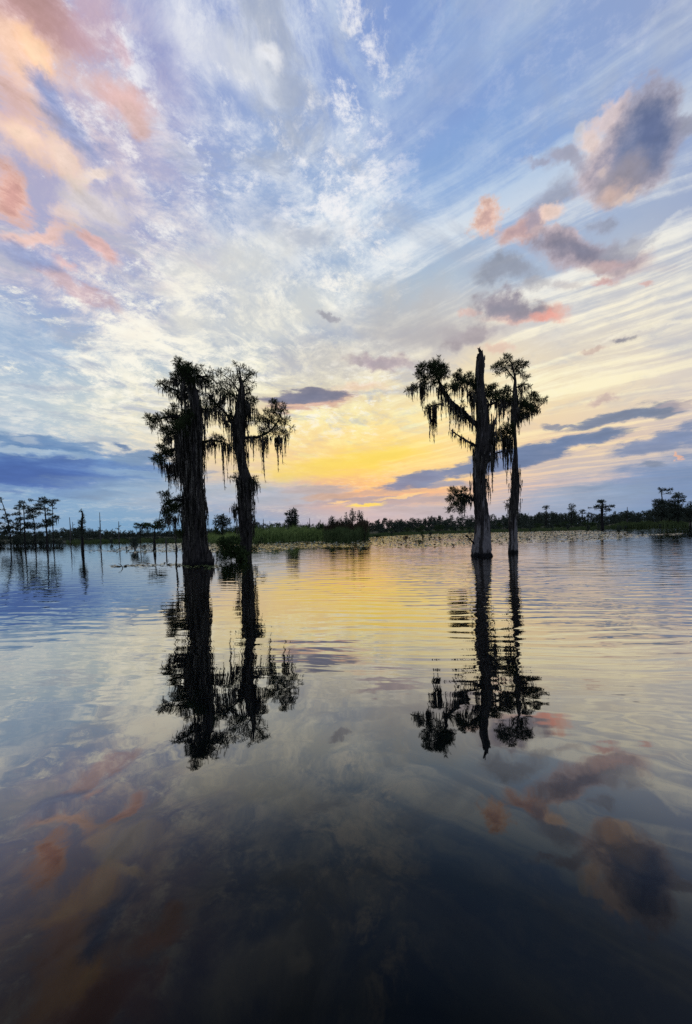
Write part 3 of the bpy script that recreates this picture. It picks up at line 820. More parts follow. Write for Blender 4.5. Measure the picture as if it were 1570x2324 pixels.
T.limb([(940, 430, 20), (1000, 390, 10), (1040, 430, 5)], [(1000, 360, 46), (1030, 420, 40), (1010, 460, 44), (985, 520, 40), (1040, 470, 30)], [(990, 480, 640), (1010, 500, 700), (1030, 520, 660), (970, 500, 620)], .3, dens=.7)
T.limb([(925, 400, 20), (850, 290, 10), (760, 230, 5)], [(850, 260, 46), (820, 200, 38), (765, 225, 42), (800, 300, 40), (870, 320, 44), (740, 270, 30), (720, 215, 24)], [(850, 320, 380)], -.2, dens=.40, auto=.4)
T.limb([(920, 480, 20), (860, 420, 12), (760, 350, 6)], [(850, 390, 46), (800, 350, 46), (760, 340, 40), (830, 440, 42), (880, 440, 44), (740, 400, 44), (790, 430, 40)], [(800, 440, 540), (780, 440, 600), (860, 440, 560), (840, 460, 640), (760, 420, 620)], -.3, dens=.55)
T.limb([(885, 740, 34), (800, 590, 26), (720, 510, 18), (640, 410, 10)],
       [(680, 420, 30), (740, 480, 40), (700, 520, 66), (640, 450, 36), (600, 430, 34), (610, 480, 30), (690, 570, 52), (760, 500, 30)],
       [(640, 560, 740), (620, 560, 700), (665, 560, 680), (690, 600, 700), (710, 580, 720), (735, 570, 730), (750, 560, 700), (770, 580, 790), (785, 600, 760), (810, 650, 810), (830, 680, 860), (800, 640, 740), (670, 420, 560), (690, 440, 580)], -.2, dens=.75, spread=.15)
T.limb([(930, 810, 30), (1080, 796, 22), (1190, 740, 16), (1260, 650, 10), (1300, 560, 5)],
       [(1205, 435, 36), (1240, 480, 52), (1310, 490, 38), (1155, 535, 44), (1240, 560, 66), (1320, 560, 46), (1100, 620, 54), (1180, 640, 70), (1280, 650, 66), (1355, 640, 38), (1120, 715, 50), (1225, 740, 60), (1315, 755, 56), (1370, 770, 24), (1390, 695, 30), (1065, 560, 28), (1080, 680, 40), (1150, 780, 50)],
       [(1010, 810, 900), (1040, 800, 960), (1052, 800, 1030), (1085, 800, 930), (1105, 800, 980), (1128, 800, 1225), (1135, 800, 1100), (1160, 800, 990), (1200, 800, 870), (1245, 800, 920), (1270, 790, 1125), (1262, 790, 1000), (1300, 790, 1045), (1290, 790, 960), (1325, 790, 950), (1180, 640, 760), (1150, 620, 720)], .4, dens=.62, spread=.35)
T.limb([(925, 700, 14), (860, 620, 8), (835, 560, 5)], [(850, 580, 20), (845, 640, 24)], [(850, 560, 720), (840, 580, 690), (870, 620, 760)], -.3, dens=.6)
T.limb([(960, 1190, 14), (890, 1180, 8)], [(880, 1185, 36), (905, 1150, 24), (920, 1200, 30)], [(910, 1200, 1330), (930, 1210, 1360)], -.4, dens=.5)
T.limb([(990, 1200, 14), (1070, 1190, 8)], [(1060, 1185, 42), (1085, 1240, 34), (1045, 1230, 36)], [(1060, 1230, 1330), (1085, 1250, 1300), (1045, 1250, 1420), (1030, 1250, 1380)], -.3, dens=.5)
T.limb([(940, 1460, 12), (880, 1450, 6)], [(885, 1440, 34), (905, 1480, 30)], [(885, 1460, 1600), (900, 1470, 1570), (875, 1470, 1530)], -.4, dens=.5)
T.limb([(1000, 1480, 10), (1055, 1470, 5)], [(1052, 1475, 24)], (), -.3, dens=.5)

# third: snapped-off top, long mossy arms
T = Tree('cypress_tree', Z2, 22.6, (860, 2010), "tall snag cypress with splintered bare top and a long mossy arm reaching left", "tree", CY, dens=2.2)
T.trunk([(2010, 860, 174), (1940, 862, 164), (1850, 868, 146), (1700, 872, 128), (1550, 856, 116), (1400, 845, 110), (1250, 842, 112), (1100, 862, 128), (980, 875, 136), (850, 882, 128),
         (720, 872, 108), (560, 856, 88), (400, 845, 78), (260, 846, 74), (170, 852, 68), (140, 851, 62), (112, 850, 54)], M_bark_pale, segs=72, flutes=6, flare=.13, bark=.07, jag=.42, seed=11)
T.shroud(120, 480, 1400, .3, 1.2, .032, off=.12)
T.shroud(70, 700, 1050, .5, 1.3, .034, side=0.2, off=.2)
for sp in ([(846, 190, 50), (848, 120, 36), (841, 74, 20), (822, 62, 5)], [(874, 240, 30), (882, 165, 22), (890, 128, 7)], [(860, 130, 24), (866, 92, 13), (874, 78, 3)], [(826, 220, 20), (820, 150, 13), (828, 112, 4)], [(846, 84, 16), (842, 62, 9), (848, 48, 3)]):
    v_, q_ = tube([(*T.at(x, y, -.05), w * T.k / 2) for x, y, w in sp], 6, .06, .25, .04)
    mesh_obj('splinter', None, M_bark, T.root, verts=v_, quads=q_)
T.limb([(900, 1010, 40), (955, 900, 34), (972, 740, 26)], (), [(950, 900, 1080), (975, 860, 1000), (960, 920, 1150)], -.15, auto=.8, material=M_bark)
T.limb([(835, 800, 44), (740, 725, 42), (640, 645, 44), (545, 580, 46), (490, 500, 34), (440, 420, 22), (390, 340, 10)],
       [(415, 215, 48), (440, 290, 72), (350, 310, 60), (270, 305, 56), (245, 370, 46), (300, 405, 56), (400, 380, 72), (485, 345, 52), (525, 425, 40), (165, 470, 34), (225, 470, 46), (290, 465, 46), (370, 460, 40), (605, 440, 34), (560, 480, 36), (655, 600, 26), (705, 612, 20), (480, 270, 40), (470, 470, 40), (430, 200, 20), (520, 540, 30)],
       [(262, 460, 640), (280, 460, 690), (290, 470, 660), (320, 470, 600), (335, 470, 580), (435, 470, 640), (450, 480, 690), (462, 480, 770), (505, 560, 740), (545, 600, 880), (560, 600, 780), (600, 640, 830), (620, 640, 870), (650, 650, 860), (680, 680, 850), (710, 700, 790), (740, 730, 850), (770, 750, 860), (795, 770, 890), (575, 620, 760), (635, 640, 820), (190, 470, 610)], -.8, spread=.3)
T.limb([(490, 580, 16), (410, 605, 10), (330, 655, 5)], [(330, 655, 34), (400, 610, 32), (440, 600, 28), (360, 620, 26)], [(358, 640, 860), (366, 640, 955), (392, 630, 900), (402, 630, 975), (410, 620, 860)], -.5, dens=.8)
T.limb([(850, 450, 60), (770, 385, 34), (640, 320, 10)], [(670, 265, 34), (640, 305, 46), (700, 320, 56), (760, 310, 46), (780, 370, 50), (615, 390, 42), (690, 395, 48), (800, 430, 46), (820, 480, 40)],
       [(620, 400, 540), (650, 400, 520), (690, 410, 570), (710, 410, 500), (760, 450, 620), (775, 470, 700), (790, 480, 690), (745, 430, 560), (800, 500, 640)], .3, spread=.2)
T.limb([(835, 990, 30), (740, 950, 20), (640, 900, 14), (555, 853, 10)], (), [(652, 900, 1015), (660, 900, 980), (748, 950, 1065), (700, 930, 1000), (560, 860, 960), (780, 970, 1050), (600, 880, 930)], -.5, auto=.5)
T.limb([(890, 620, 30), (990, 565, 20), (1090, 525, 8)], [(920, 450, 52), (980, 485, 56), (1040, 470, 46), (1080, 525, 56), (960, 420, 36), (1005, 405, 32), (1080, 450, 30), (900, 510, 46), (1000, 530, 40)],
       [(1040, 560, 810), (1050, 560, 760), (1085, 550, 770), (1100, 550, 720), (930, 560, 700), (945, 560, 660), (1065, 560, 700)], .3, spread=.25)
T.limb([(925, 1090, 20), (1040, 1032, 15), (1165, 1000, 9)], (), [(960, 1080, 1290), (968, 1080, 1420), (985, 1070, 1240), (950, 1080, 1220)], .5, auto=.3)
T.limb([(800, 1490, 28), (690, 1445, 18), (590, 1450, 8)], [(570, 1395, 36), (560, 1480, 44), (620, 1430, 56), (700, 1395, 36), (700, 1465, 52), (755, 1465, 46), (550, 1585, 38), (620, 1545, 40), (645, 1590, 34), (650, 1500, 50), (580, 1530, 36)],
       [(680, 1500, 1640), (690, 1500, 1660), (750, 1500, 1590), (770, 1490, 1570), (660, 1500, 1620), (720, 1490, 1560)], -.4, auto=.4)
T.limb([(800, 1900, 20), (740, 1850, 14), (695, 1815, 8)], [(710, 1830, 16), (740, 1870, 16)], (), -.4, auto=.2, dens=.6)

# fourth: slender companion
T = Tree('cypress_tree', Z2, 24.4, (1160, 1985), "slender pale cypress right of the splintered snag, small rounded crown", "tree", CY, dens=2.1)
T.trunk([(1990, 1160, 88), (1920, 1160, 80), (1850, 1162, 74), (1700, 1158, 74), (1550, 1168, 74), (1400, 1180, 74), (1280, 1182, 66), (1180, 1178, 54), (1080, 1184, 36), (950, 1180, 30), (860, 1172, 32),
         (780, 1165, 46), (680, 1178, 60), (560, 1178, 52), (450, 1176, 34), (350, 1178, 22), (250, 1158, 14), (185, 1140, 7)], M_bark_pale, segs=48, flutes=5, flare=.10, bark=.06, seed=17)
T.shroud(90, 480, 820, .3, .9, .036, off=.13)
T.shroud(70, 1180, 1650, .3, .9, .028)
T.limb([(1178, 360, 14), (1080, 260, 8), (990, 250, 4)], [(1000, 245, 44), (955, 255, 26), (1045, 200, 44), (1100, 170, 44), (1060, 290, 44), (1000, 310, 32), (1125, 320, 28), (1080, 140, 24)], (), -.3, dens=.75, auto=.4)
T.limb([(1178, 330, 12), (1210, 250, 8), (1270, 220, 4)], [(1160, 195, 40), (1215, 210, 54), (1270, 215, 34), (1235, 285, 38), (1285, 335, 36), (1180, 260, 40), (1295, 200, 18)], (), .3, dens=.8, auto=.4)
T.limb([(1178, 440, 12), (1250, 400, 8), (1300, 430, 4)], [(1255, 405, 36), (1300, 430, 30), (1225, 430, 36), (1240, 470, 30)], [(1240, 440, 540)], -.2, dens=.6)
T.limb([(1175, 480, 14), (1120, 450, 8), (1070, 470, 5)], [(1130, 440, 38), (1110, 520, 50), (1150, 560, 46), (1080, 440, 26)], [(1110, 540, 680), (1130, 560, 640)], .1)
T.limb([(1185, 640, 34), (1300, 580, 20), (1430, 605, 8)], [(1345, 505, 46), (1395, 550, 52), (1280, 560, 60), (1440, 605, 34), (1380, 615, 56), (1310, 635, 50), (1240, 600, 56), (1375, 480, 26), (1220, 660, 50), (1250, 690, 40), (1430, 560, 26), (1200, 720, 40)],
       [(1225, 680, 800), (1240, 680, 800), (1290, 660, 750), (1320, 660, 780), (1300, 660, 720), (1350, 640, 740), (1265, 690, 760), (1210, 720, 800), (1420, 630, 670)], .3, spread=.3)
T.limb([(1170, 870, 18), (1080, 830, 12), (1000, 885, 6)], [(1080, 810, 48), (1030, 860, 46), (1100, 870, 56), (1000, 890, 36), (1120, 920, 46), (1060, 910, 46), (985, 930, 28), (1140, 800, 30)],
       [(1050, 920, 1150), (1062, 920, 1210), (1080, 920, 1240), (1090, 930, 1345), (1100, 930, 1180), (1130, 930, 1140), (1142, 930, 1210), (985, 920, 1010), (970, 920, 990), (1110, 930, 1220)], -.3, spread=.2)
T.limb([(1150, 1480, 10), (1110, 1520, 6), (1100, 1560, 4)], [(1120, 1485, 22), (1100, 1550, 24), (1090, 1520, 16)], (), -.3, auto=.2, dens=.6)

# ------------------------------------------------------------------ broken stump, dead stem, bush and twig by the big trees
def stem_thing(name, base, top, w0, w1, label, cat, mt=M_dead, Y=None, mids=(), stubs=(), z0=0.0, group=None):
    g = G(*base) if Y is None else P(*base, Y)
    Yd = g.y; o = Vector((g.x, Yd, z0 if Y is not None else 0.0)); root = thing(name, o, label, cat, group)
    f = lambda x, y: np.array(P(x, y, Yd) - o)
    k = PXM(Yd); pts = [(*f(base[0], base[1] + 4), w0 * k / 2 * 1.05)]
    for (x, y, w) in mids: pts.append((*f(x, y), w * k / 2))
    pts.append((*f(*top), w1 * k / 2))
    v, q = tube(pts, 10, max(.08, Yd * .004), .16, .02)
    mesh_obj('trunk', None, mt, root, verts=v, quads=q, smooth=True)
    for path in stubs:
        p = [(*f(x, y), w * k / 2) for x, y, w in path]
        v, q = tube(p, 6, max(.08, Yd * .004), .15, .03)
        mesh_obj('limb', None, mt, root, verts=v, quads=q, smooth=True)
    return root, f, k
z7 = lambda x, y: Z7(x, y)
root, f, k = stem_thing('stump', z7(800, 440), z7(806, 300), 10, 7, "dark broken stump splintered into upright stakes beside the thickest cypress", "stump", M_bark, Y=21.2,
    stubs=[[(*z7(828, 452), 6), (*z7(830, 380), 6), (*z7(826, 315), 3)], [(*z7(842, 448), 4), (*z7(845, 395), 4), (*z7(850, 345), 2)], [(*z7(815, 448), 6), (*z7(814, 360), 5), (*z7(818, 290), 3)], [(*z7(862, 440), 2), (*z7(866, 420), 2), (*z7(872, 400), 1)]])
stem_thing('dead_stem', z7(510, 440), z7(505, 150), 5, 2, "thin dead stem rising from the water left of the thickest cypress", "dead tree", M_bark, Y=21.6,
    mids=[(*z7(511, 390), 3.2), (*z7(512, 300), 4.6), (*z7(506, 230), 2.6)], stubs=[[(*z7(510, 330), 1.6), (*z7(522, 290), 1.2), (*z7(524, 260), .8)]])
B2 = Tree('swamp_bush', Z1, 24.9, (900, 1905), "leafy green bush crowding the foot of the crooked cypress", "bush", None, 1.1, 0.0)
bl = sprig_template(4, .5, .2)
def bush_limb(tree, path, fol, dens=1.0, size=.2, leafmat=M_bush, dy=-.4, spread=.35, flat=.8):
    pts = []
    for i, (x, y, w) in enumerate(path): pts.append((*tree.at(x, y, dy * i / max(1, len(path) - 1)), w * tree.k / 2))
    tubes = [tube(pts, 6, .12)]; tris = []
    end = np.array(pts[-1][:3])
    for (x, y, r) in fol:
        c = tree.at(x, y, dy); c[1] += rng.normal(0, spread); tris.append(clump(c, r * tree.k, dens * tree.dens, size, flat, bl))
        tubes.append(tube([(*end, .012), (*((end + c) / 2 + rng.normal(0, .05, 3)), .009), (*c, .005)], 4, .15))
    v, q = join(tubes)
    l = mesh_obj('stem', None, M_limb, tree.root, verts=v, quads=q, smooth=True)
    mesh_obj('foliage', np.concatenate(tris), leafmat, l)
bush_limb(B2, [(900, 1920, 16), (870, 1850, 10), (830, 1790, 6)], [(815, 1780, 50), (870, 1830, 70), (800, 1745, 30), (850, 1760, 44), (790, 1800, 30), (840, 1860, 60)], dy=-.6)
bush_limb(B2, [(920, 1925, 16), (930, 1860, 10), (930, 1800, 6)], [(930, 1820, 56), (900, 1880, 60), (960, 1870, 54), (920, 1750, 36), (980, 1900, 40), (880, 1770, 40)], dy=-.7)
bush_limb(B2, [(960, 1915, 10), (1060, 1840, 6), (1130, 1750, 3)], [(1080, 1800, 24), (1120, 1745, 22), (1140, 1770, 18), (1050, 1840, 24), (1100, 1760, 16), (1010, 1880, 36), (1085, 1850, 16)], dens=.55, dy=-.4)
g = G(*Z3(1075, 745)); o = Vector((g.x, g.y, 0))
fl = lambda x, y: np.array(P(*Z3(x, y), g.y) - o)
tw = thing('driftwood', o, "small forked twig poking out of the water left of the lily raft", "twig")
v, q = tube([(*fl(1102, 790), .02), (*fl(1100, 742), .02), (*fl(1082, 715), .016), (*fl(1058, 704), .008)], 6, .05)
mesh_obj('stem', None, M_dead, tw, verts=v, quads=q, smooth=True)
v, q = tube([(*fl(1100, 744), .016), (*fl(1085, 760), .014), (*fl(1064, 775), .008)], 6, .05)
mesh_obj('stem', None, M_dead, tw, verts=v, quads=q, smooth=True)

# ------------------------------------------------------------------ trees further off, each drawn from its own outline
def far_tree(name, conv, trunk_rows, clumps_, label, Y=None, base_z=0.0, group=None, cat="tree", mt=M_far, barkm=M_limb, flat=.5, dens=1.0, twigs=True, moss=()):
    """trunk_rows: (x, y, width) from the foot upwards; clumps: (x, y, r)"""
    fx, fy = conv(*trunk_rows[0][:2])
    if Y is None: Y = G(fx, fy).y
    foot = P(fx, fy, Y); o = Vector((foot.x, Y, base_z))
    root = thing(name, o, label, cat, group)
    k = conv.k * PXM(Y); at = lambda x, y: np.array(P(*conv(x, y), Y) - o)
    pts = [(*at(x, y), max(w * k / 2, Y * .0006)) for x, y, w in trunk_rows]
    p0 = list(pts[0]); p0[2] = -0.6; pts[0] = (*p0[:3], pts[0][3]) if pts[0][2] > -0.5 else pts[0]
    v, q = tube(pts, 8, Y * .006, .08, .012)
    mesh_obj('trunk', None, barkm, root, verts=v, quads=q, smooth=True)
    line = spline(pts, Y * .004)
    size = Y / 388 * 2.3
    if clumps_:
        tris, tubes, depth = [], [], (max(c[0] for c in clumps_) - min(c[0] for c in clumps_)) * k * .28
        for (x, y, r) in clumps_:
            c = at(x, y); i = np.argmin(np.abs(line[:, 2] - (c[2] - r * k * .6))); a = line[i]
            c[1] += rng.normal(0, 1) * depth * .6
            rad = r * k * 1.22
            n = max(14, int(60 * dens * (r * conv.k / 5.0) ** 2 + 14))
            p = rng.normal(0, 1, (n, 3)); p /= np.linalg.norm(p, axis=1)[:, None]; p *= rng.random((n, 1)) ** .5
            pos = c + p * np.array([rad, rad, rad * flat])
            d = p * np.array([1, 1, .5]) + rng.normal(0, .4, (n, 3)) + [0, 0, .2]
            tris.append(scatter(bl, pos, d, min(size, rad * .8) * rng.uniform(.6, 1.2, n)))
            if twigs: tubes.append(tube([(*a[:3], max(a[3] * .5, Y * .0006)), (*((a[:3] + c) / 2), Y * .0007), (*c, Y * .0004)], 5, Y * .01))
        if tubes:
            v, q = join(tubes); tag(mesh_obj('branches', None, barkm, root, verts=v, quads=q), kind='stuff')
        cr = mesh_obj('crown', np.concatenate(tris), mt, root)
    if moss:
        tp = [at(x, y0) for x, y0, y1 in moss]; ln = [(y1 - y0) * k for x, y0, y1 in moss]
        tag(mesh_obj('moss', moss_strands(tp, ln, [Y * .0011] * len(tp)), M_moss, root), kind='stuff')
    return root
LG = "cypresses standing in the water at the left edge"
far_tree('cypress_tree', Z3, [(95, 548, 12), (88, 430, 10), (70, 330, 9), (40, 220, 7), (10, 135, 4)], [(5, 125, 14), (35, 148, 15), (15, 220, 13), (62, 268, 16), (88, 275, 13), (30, 300, 18), (60, 330, 20), (15, 345, 20), (92, 378, 20), (30, 388, 28), (112, 385, 14), (20, 432, 24), (70, 420, 26)],
         "leaning cypress at the left edge with its top bent over to the left", group=LG)
far_tree('cypress_tree', Z3, [(185, 546, 12), (182, 400, 9), (178, 260, 6), (172, 150, 3)], [(168, 165, 9), (158, 182, 14), (148, 212, 16), (195, 212, 14), (165, 258, 20), (130, 265, 12), (150, 310, 22), (190, 300, 16), (165, 355, 26), (145, 385, 20), (185, 400, 22), (160, 432, 24)],
         "spiky narrow cypress second from the left edge, tiered like a spire", group=LG)
far_tree('cypress_tree', Z3, [(222, 548, 14), (220, 400, 11), (214, 260, 8), (208, 160, 4)], [(210, 160, 18), (195, 190, 18), (240, 200, 20), (225, 250, 14), (238, 300, 14), (225, 350, 18), (242, 382, 14)],
         "slim cypress with a small tuft on top, just right of the spire shaped one", group=LG)
far_tree('cypress_tree', Z3, [(318, 545, 11), (310, 400, 9), (300, 300, 7), (288, 215, 4)], [(268, 236, 24), (300, 215, 20), (325, 255, 18), (280, 280, 22), (255, 300, 16), (315, 290, 16), (275, 360, 32), (320, 380, 22), (250, 385, 20), (345, 345, 14)],
         "shorter cypress with drooping pads, left of the flat topped pair", group=LG)
far_tree('cypress_tree', Z3, [(420, 550, 16), (416, 400, 12), (405, 260, 9), (388, 130, 4)], [(380, 125, 20), (350, 150, 22), (308, 140, 15), (400, 155, 22), (360, 185, 22), (330, 215, 20), (303, 208, 13), (400, 215, 18), (430, 133, 13), (375, 250, 14), (440, 230, 14), (420, 265, 18), (370, 320, 24), (410, 330, 26), (440, 300, 16), (390, 370, 24), (440, 350, 18)],
         "broadest cypress of the left group, wide flat crown spreading to the left", group=LG, flat=.36)
far_tree('cypress_tree', Z3, [(478, 546, 10), (475, 400, 8), (472, 260, 6), (470, 150, 4)], [(460, 145, 17), (498, 138, 16), (525, 141, 11), (485, 165, 16), (455, 185, 16), (485, 210, 12), (475, 260, 12), (505, 290, 20), (522, 300, 11), (470, 330, 16), (455, 360, 18)],
         "thin cypress with forked flat top at the right of the left group", group=LG, flat=.36, moss=[(505, 300, 370), (520, 300, 350), (500, 300, 350)])
far_tree('moss_snag', Z3, [(738, 592, 26), (738, 480, 22), (734, 340, 18), (740, 265, 14), (726, 225, 6)], [(735, 330, 20), (718, 345, 14), (748, 300, 13), (726, 236, 13), (735, 400, 22), (712, 402, 16), (742, 440, 20), (742, 270, 12)],
         "dark ragged snag wrapped in moss, alone right of the left cypress group", Y=None, flat=1.0, cat="dead tree", dens=1.3)
ST = [(626, 505, 9), (630, 400, 8), (627, 345, 6), (622, 290, 3)]
def sn(conv, rows, label, stubs=(), Y=95, fol=()):
    r_ = far_tree('bare_snag', conv, rows, fol, label, Y=Y, cat="dead tree", barkm=M_dead)
    for path in stubs:
        o = r_.location
        p = [(*np.array(P(*conv(x, y), Y) - o), max(w * conv.k * PXM(Y) / 2, Y * .0005)) for x, y, w in path]
        v, q = tube(p, 5, Y * .006, .1, .02); mesh_obj('limb', None, M_dead, r_, verts=v, quads=q, smooth=True)
sn(Z3, ST, "pale bare snag with a forked top above the left wood", [[(640, 400, 6), (652, 365, 5), (648, 330, 3)], [(650, 362, 4), (672, 352, 2)]])
sn(Z3, [(903, 562, 10), (900, 450, 9), (896, 330, 7), (893, 245, 3)], "tallest bare pole standing in the left lily channel", [[(897, 330, 4), (905, 318, 2)]], Y=58, fol=[(885, 385, 10), (900, 410, 12)])
sn(Z3, [(1068, 505, 9), (1066, 420, 8), (1064, 325, 3)], "shorter bare pole with side stubs, left of the umbrella topped trees", [[(1064, 375, 4), (1078, 370, 2)], [(1064, 395, 4), (1046, 385, 2)]], Y=85, fol=[(1050, 392, 8), (1074, 366, 7)])
far_tree('cypress_tree', Z3, [(1385, 592, 30), (1386, 540, 24), (1384, 490, 11), (1388, 400, 10), (1392, 350, 5)], [(1340, 362, 22), (1390, 345, 26), (1432, 364, 22), (1462, 372, 18), (1370, 378, 22), (1410, 380, 22), (1320, 372, 14), (1480, 380, 8)],
         "small umbrella topped cypress with a swollen foot among the lily pads", flat=.40, moss=[(x, 380, 380 + rng.uniform(15, 50)) for x in range(1320, 1475, 9)], mt=M_bush)
far_tree('cypress_tree', Z3, [(1256, 500, 9), (1256, 430, 8), (1262, 360, 4)], [(1230, 354, 18), (1260, 366, 22), (1298, 354, 22), (1215, 378, 12), (1285, 380, 18), (1330, 352, 14)],
         "paler flat topped cypress just left of the umbrella topped one", Y=70, flat=.42, moss=[(x, 375, 375 + rng.uniform(15, 55)) for x in range(1215, 1330, 9)], mt=M_bush)
sn(Z3, [(1490, 588, 12), (1491, 545, 12), (1488, 505, 12), (1494, 478, 6)], "short dark stub standing in the lily pads left of the thickest cypress", [[(1490, 520, 10), (1506, 516, 8)]], Y=38)
far_tree('round_tree', Z4, [(208, 345, 16), (209, 290, 12), (210, 240, 5)], [(170, 230, 26), (210, 225, 26), (245, 240, 26), (180, 265, 28), (215, 265, 30), (250, 275, 24), (160, 280, 18), (270, 270, 13), (205, 300, 22), (235, 300, 18), (195, 215, 16), (225, 210, 14)],
         "round crowned small tree behind the green reeds between the left trunks", Y=80, flat=.9, dens=.8)
far_tree('bushy_tree', Z4, [(838, 330, 16), (838, 240, 10), (845, 140, 3)], [(855, 150, 16), (868, 166, 14), (820, 160, 14), (800, 190, 20), (840, 190, 26), (870, 205, 18), (793, 222, 14), (835, 230, 30), (872, 240, 16), (800, 260, 20), (840, 270, 32), (868, 262, 18), (830, 300, 28), (850, 298, 24), (890, 265, 10)],
         "tall dense cypress by itself above the green reed bank", Y=75, flat=.8, dens=1.3)
far_tree('bushy_tree', Z4, [(500, 330, 10), (500, 240, 3)], [(500, 248, 12), (488, 275, 16), (515, 278, 18), (500, 300, 22), (530, 290, 14)], "small pointed tree just right of the crooked cypress trunk", Y=95, flat=.8)
sn(Z4, [(580, 320, 7), (579, 270, 6), (577, 232, 2)], "bare pole over low trees behind the reed bank", (), Y=110, fol=[(580, 285, 12), (600, 290, 12), (562, 292, 10)])
far_tree('cypress_tree', Z4, [(700, 330, 8), (698, 290, 4)], [(662, 286, 12), (690, 278, 15), (720, 282, 14), (648, 292, 8), (735, 290, 8)], "tiny umbrella topped tree behind the reed bank", Y=105, flat=.5)
sn(Z4, [(994, 330, 7), (994, 270, 6), (993, 224, 2)], "bare pole between the dense cypress and the brushy island", (), Y=110)
IS = "slim trees growing on the brushy island"
far_tree('slim_tree', Z4, [(1195, 380, 10), (1196, 290, 7), (1195, 205, 3)], [(1195, 215, 11), (1188, 235, 15), (1206, 250, 16), (1178, 255, 11), (1195, 275, 18), (1228, 240, 6), (1222, 215, 4)], "ragged low tree at the left end of the brushy island", Y=62, flat=.7, group=IS)
far_tree('slim_tree', Z4, [(1318, 380, 9), (1320, 260, 6), (1322, 172, 3)], [(1320, 182, 8), (1318, 212, 11), (1325, 240, 15), (1304, 228, 8), (1316, 265, 16)], "thinnest pointed tree on the brushy island", Y=62, flat=.9, group=IS)
far_tree('slim_tree', Z4, [(1376, 380, 10), (1376, 240, 7), (1379, 135, 3)], [(1378, 147, 8), (1368, 170, 13), (1386, 182, 15), (1358, 190, 9), (1374, 210, 18), (1392, 222, 14), (1374, 245, 20)], "tallest pointed tree on the brushy island", Y=62, flat=.9, group=IS)
far_tree('slim_tree', Z4, [(1446, 380, 10), (1446, 260, 7), (1441, 155, 3)], [(1440, 165, 9), (1456, 182, 13), (1429, 186, 11), (1450, 210, 18), (1471, 222, 9), (1440, 240, 20), (1452, 262, 22)], "wide pointed tree at the right end of the brushy island", Y=62, flat=.9, group=IS)
far_tree('pine_tree', Z6, [(262, 420, 10), (262, 340, 7), (264, 268, 4)], [(250, 270, 14), (272, 268, 14), (240, 288, 8), (262, 282, 10)], "lone tuft topped tree rising over the right wood nearest the slender cypress", Y=125, flat=.6)
far_tree('pine_tree', Z6, [(490, 430, 9), (490, 340, 7), (492, 252, 4)], [(490, 255, 17), (512, 265, 12), (484, 285, 16), (502, 300, 15), (478, 320, 13), (497, 337, 16), (470, 285, 8)], "narrow knobbly pine standing clear above the right wood", Y=125, flat=.7)
far_tree('pine_tree', Z6, [(590, 420, 8), (590, 350, 6), (588, 300, 3)], [(575, 302, 13), (600, 310, 15), (616, 326, 10), (580, 330, 13)], "small lopsided pine left of the wide armed cypress", Y=125, flat=.7)
far_tree('cypress_tree', Z6, [(766, 466, 32), (765, 400, 24), (763, 300, 20), (768, 210, 10)], [(778, 214, 19), (742, 222, 20), (718, 226, 12), (692, 268, 20), (672, 274, 12), (722, 262, 18), (800, 265, 20), (836, 262, 18), (856, 262, 9), (750, 248, 12), (790, 290, 15), (822, 300, 16), (744, 300, 9)],
         "wide armed cypress with thick dark trunk before the right wood", Y=100, flat=.42, moss=[(700, 275, 300), (715, 270, 300), (730, 270, 290), (800, 280, 310), (830, 275, 300)])
sn(Z6, [(990, 430, 12), (990, 350, 8), (990, 268, 2)], "pointed half dead snag in the middle of the right wood", (), Y=120, fol=[(984, 312, 13), (1000, 332, 16), (968, 342, 13), (992, 360, 20)])
far_tree('pine_tree', Z6, [(1300, 450, 14), (1300, 330, 11), (1302, 190, 9), (1290, 108, 4)], [(1285, 105, 13), (1310, 114, 18), (1345, 118, 18), (1333, 150, 13), (1275, 126, 9), (1325, 132, 12), (1270, 222, 32), (1300, 232, 28), (1250, 256, 24), (1330, 242, 24), (1280, 280, 38), (1322, 290, 32), (1240, 300, 24), (1280, 332, 42), (1330, 342, 38)],
         "tallest tree of the right wood, flat crown on a bare upper trunk", Y=112, flat=.6)
far_tree('pine_tree', Z6, [(1447, 450, 13), (1447, 300, 10), (1446, 168, 5)], [(1446, 163, 26), (1415, 180, 17), (1482, 185, 18), (1430, 215, 24), (1466, 220, 20), (1420, 256, 28), (1470, 262, 24), (1440, 300, 40), (1490, 300, 30), (1400, 312, 28), (1450, 350, 44)],
         "second tallest tree of the right wood with a mushroom shaped crown", Y=112, flat=.65)
far_tree('pine_tree', Z6, [(1368, 450, 9), (1368, 330, 7), (1370, 222, 4)], [(1370, 225, 20), (1360, 255, 24), (1386, 260, 20), (1365, 300, 30), (1350, 340, 26), (1385, 340, 26)], "lower tree between the two tallest of the right wood", Y=114, flat=.7)
far_tree('pine_tree', Z6, [(1556, 450, 10), (1556, 330, 8), (1560, 226, 4)], [(1560, 230, 13), (1540, 265, 20), (1568, 270, 18), (1545, 312, 30), (1575, 330, 28), (1535, 350, 26)], "bushy topped tree at the right edge of the wood", Y=112, flat=.7)

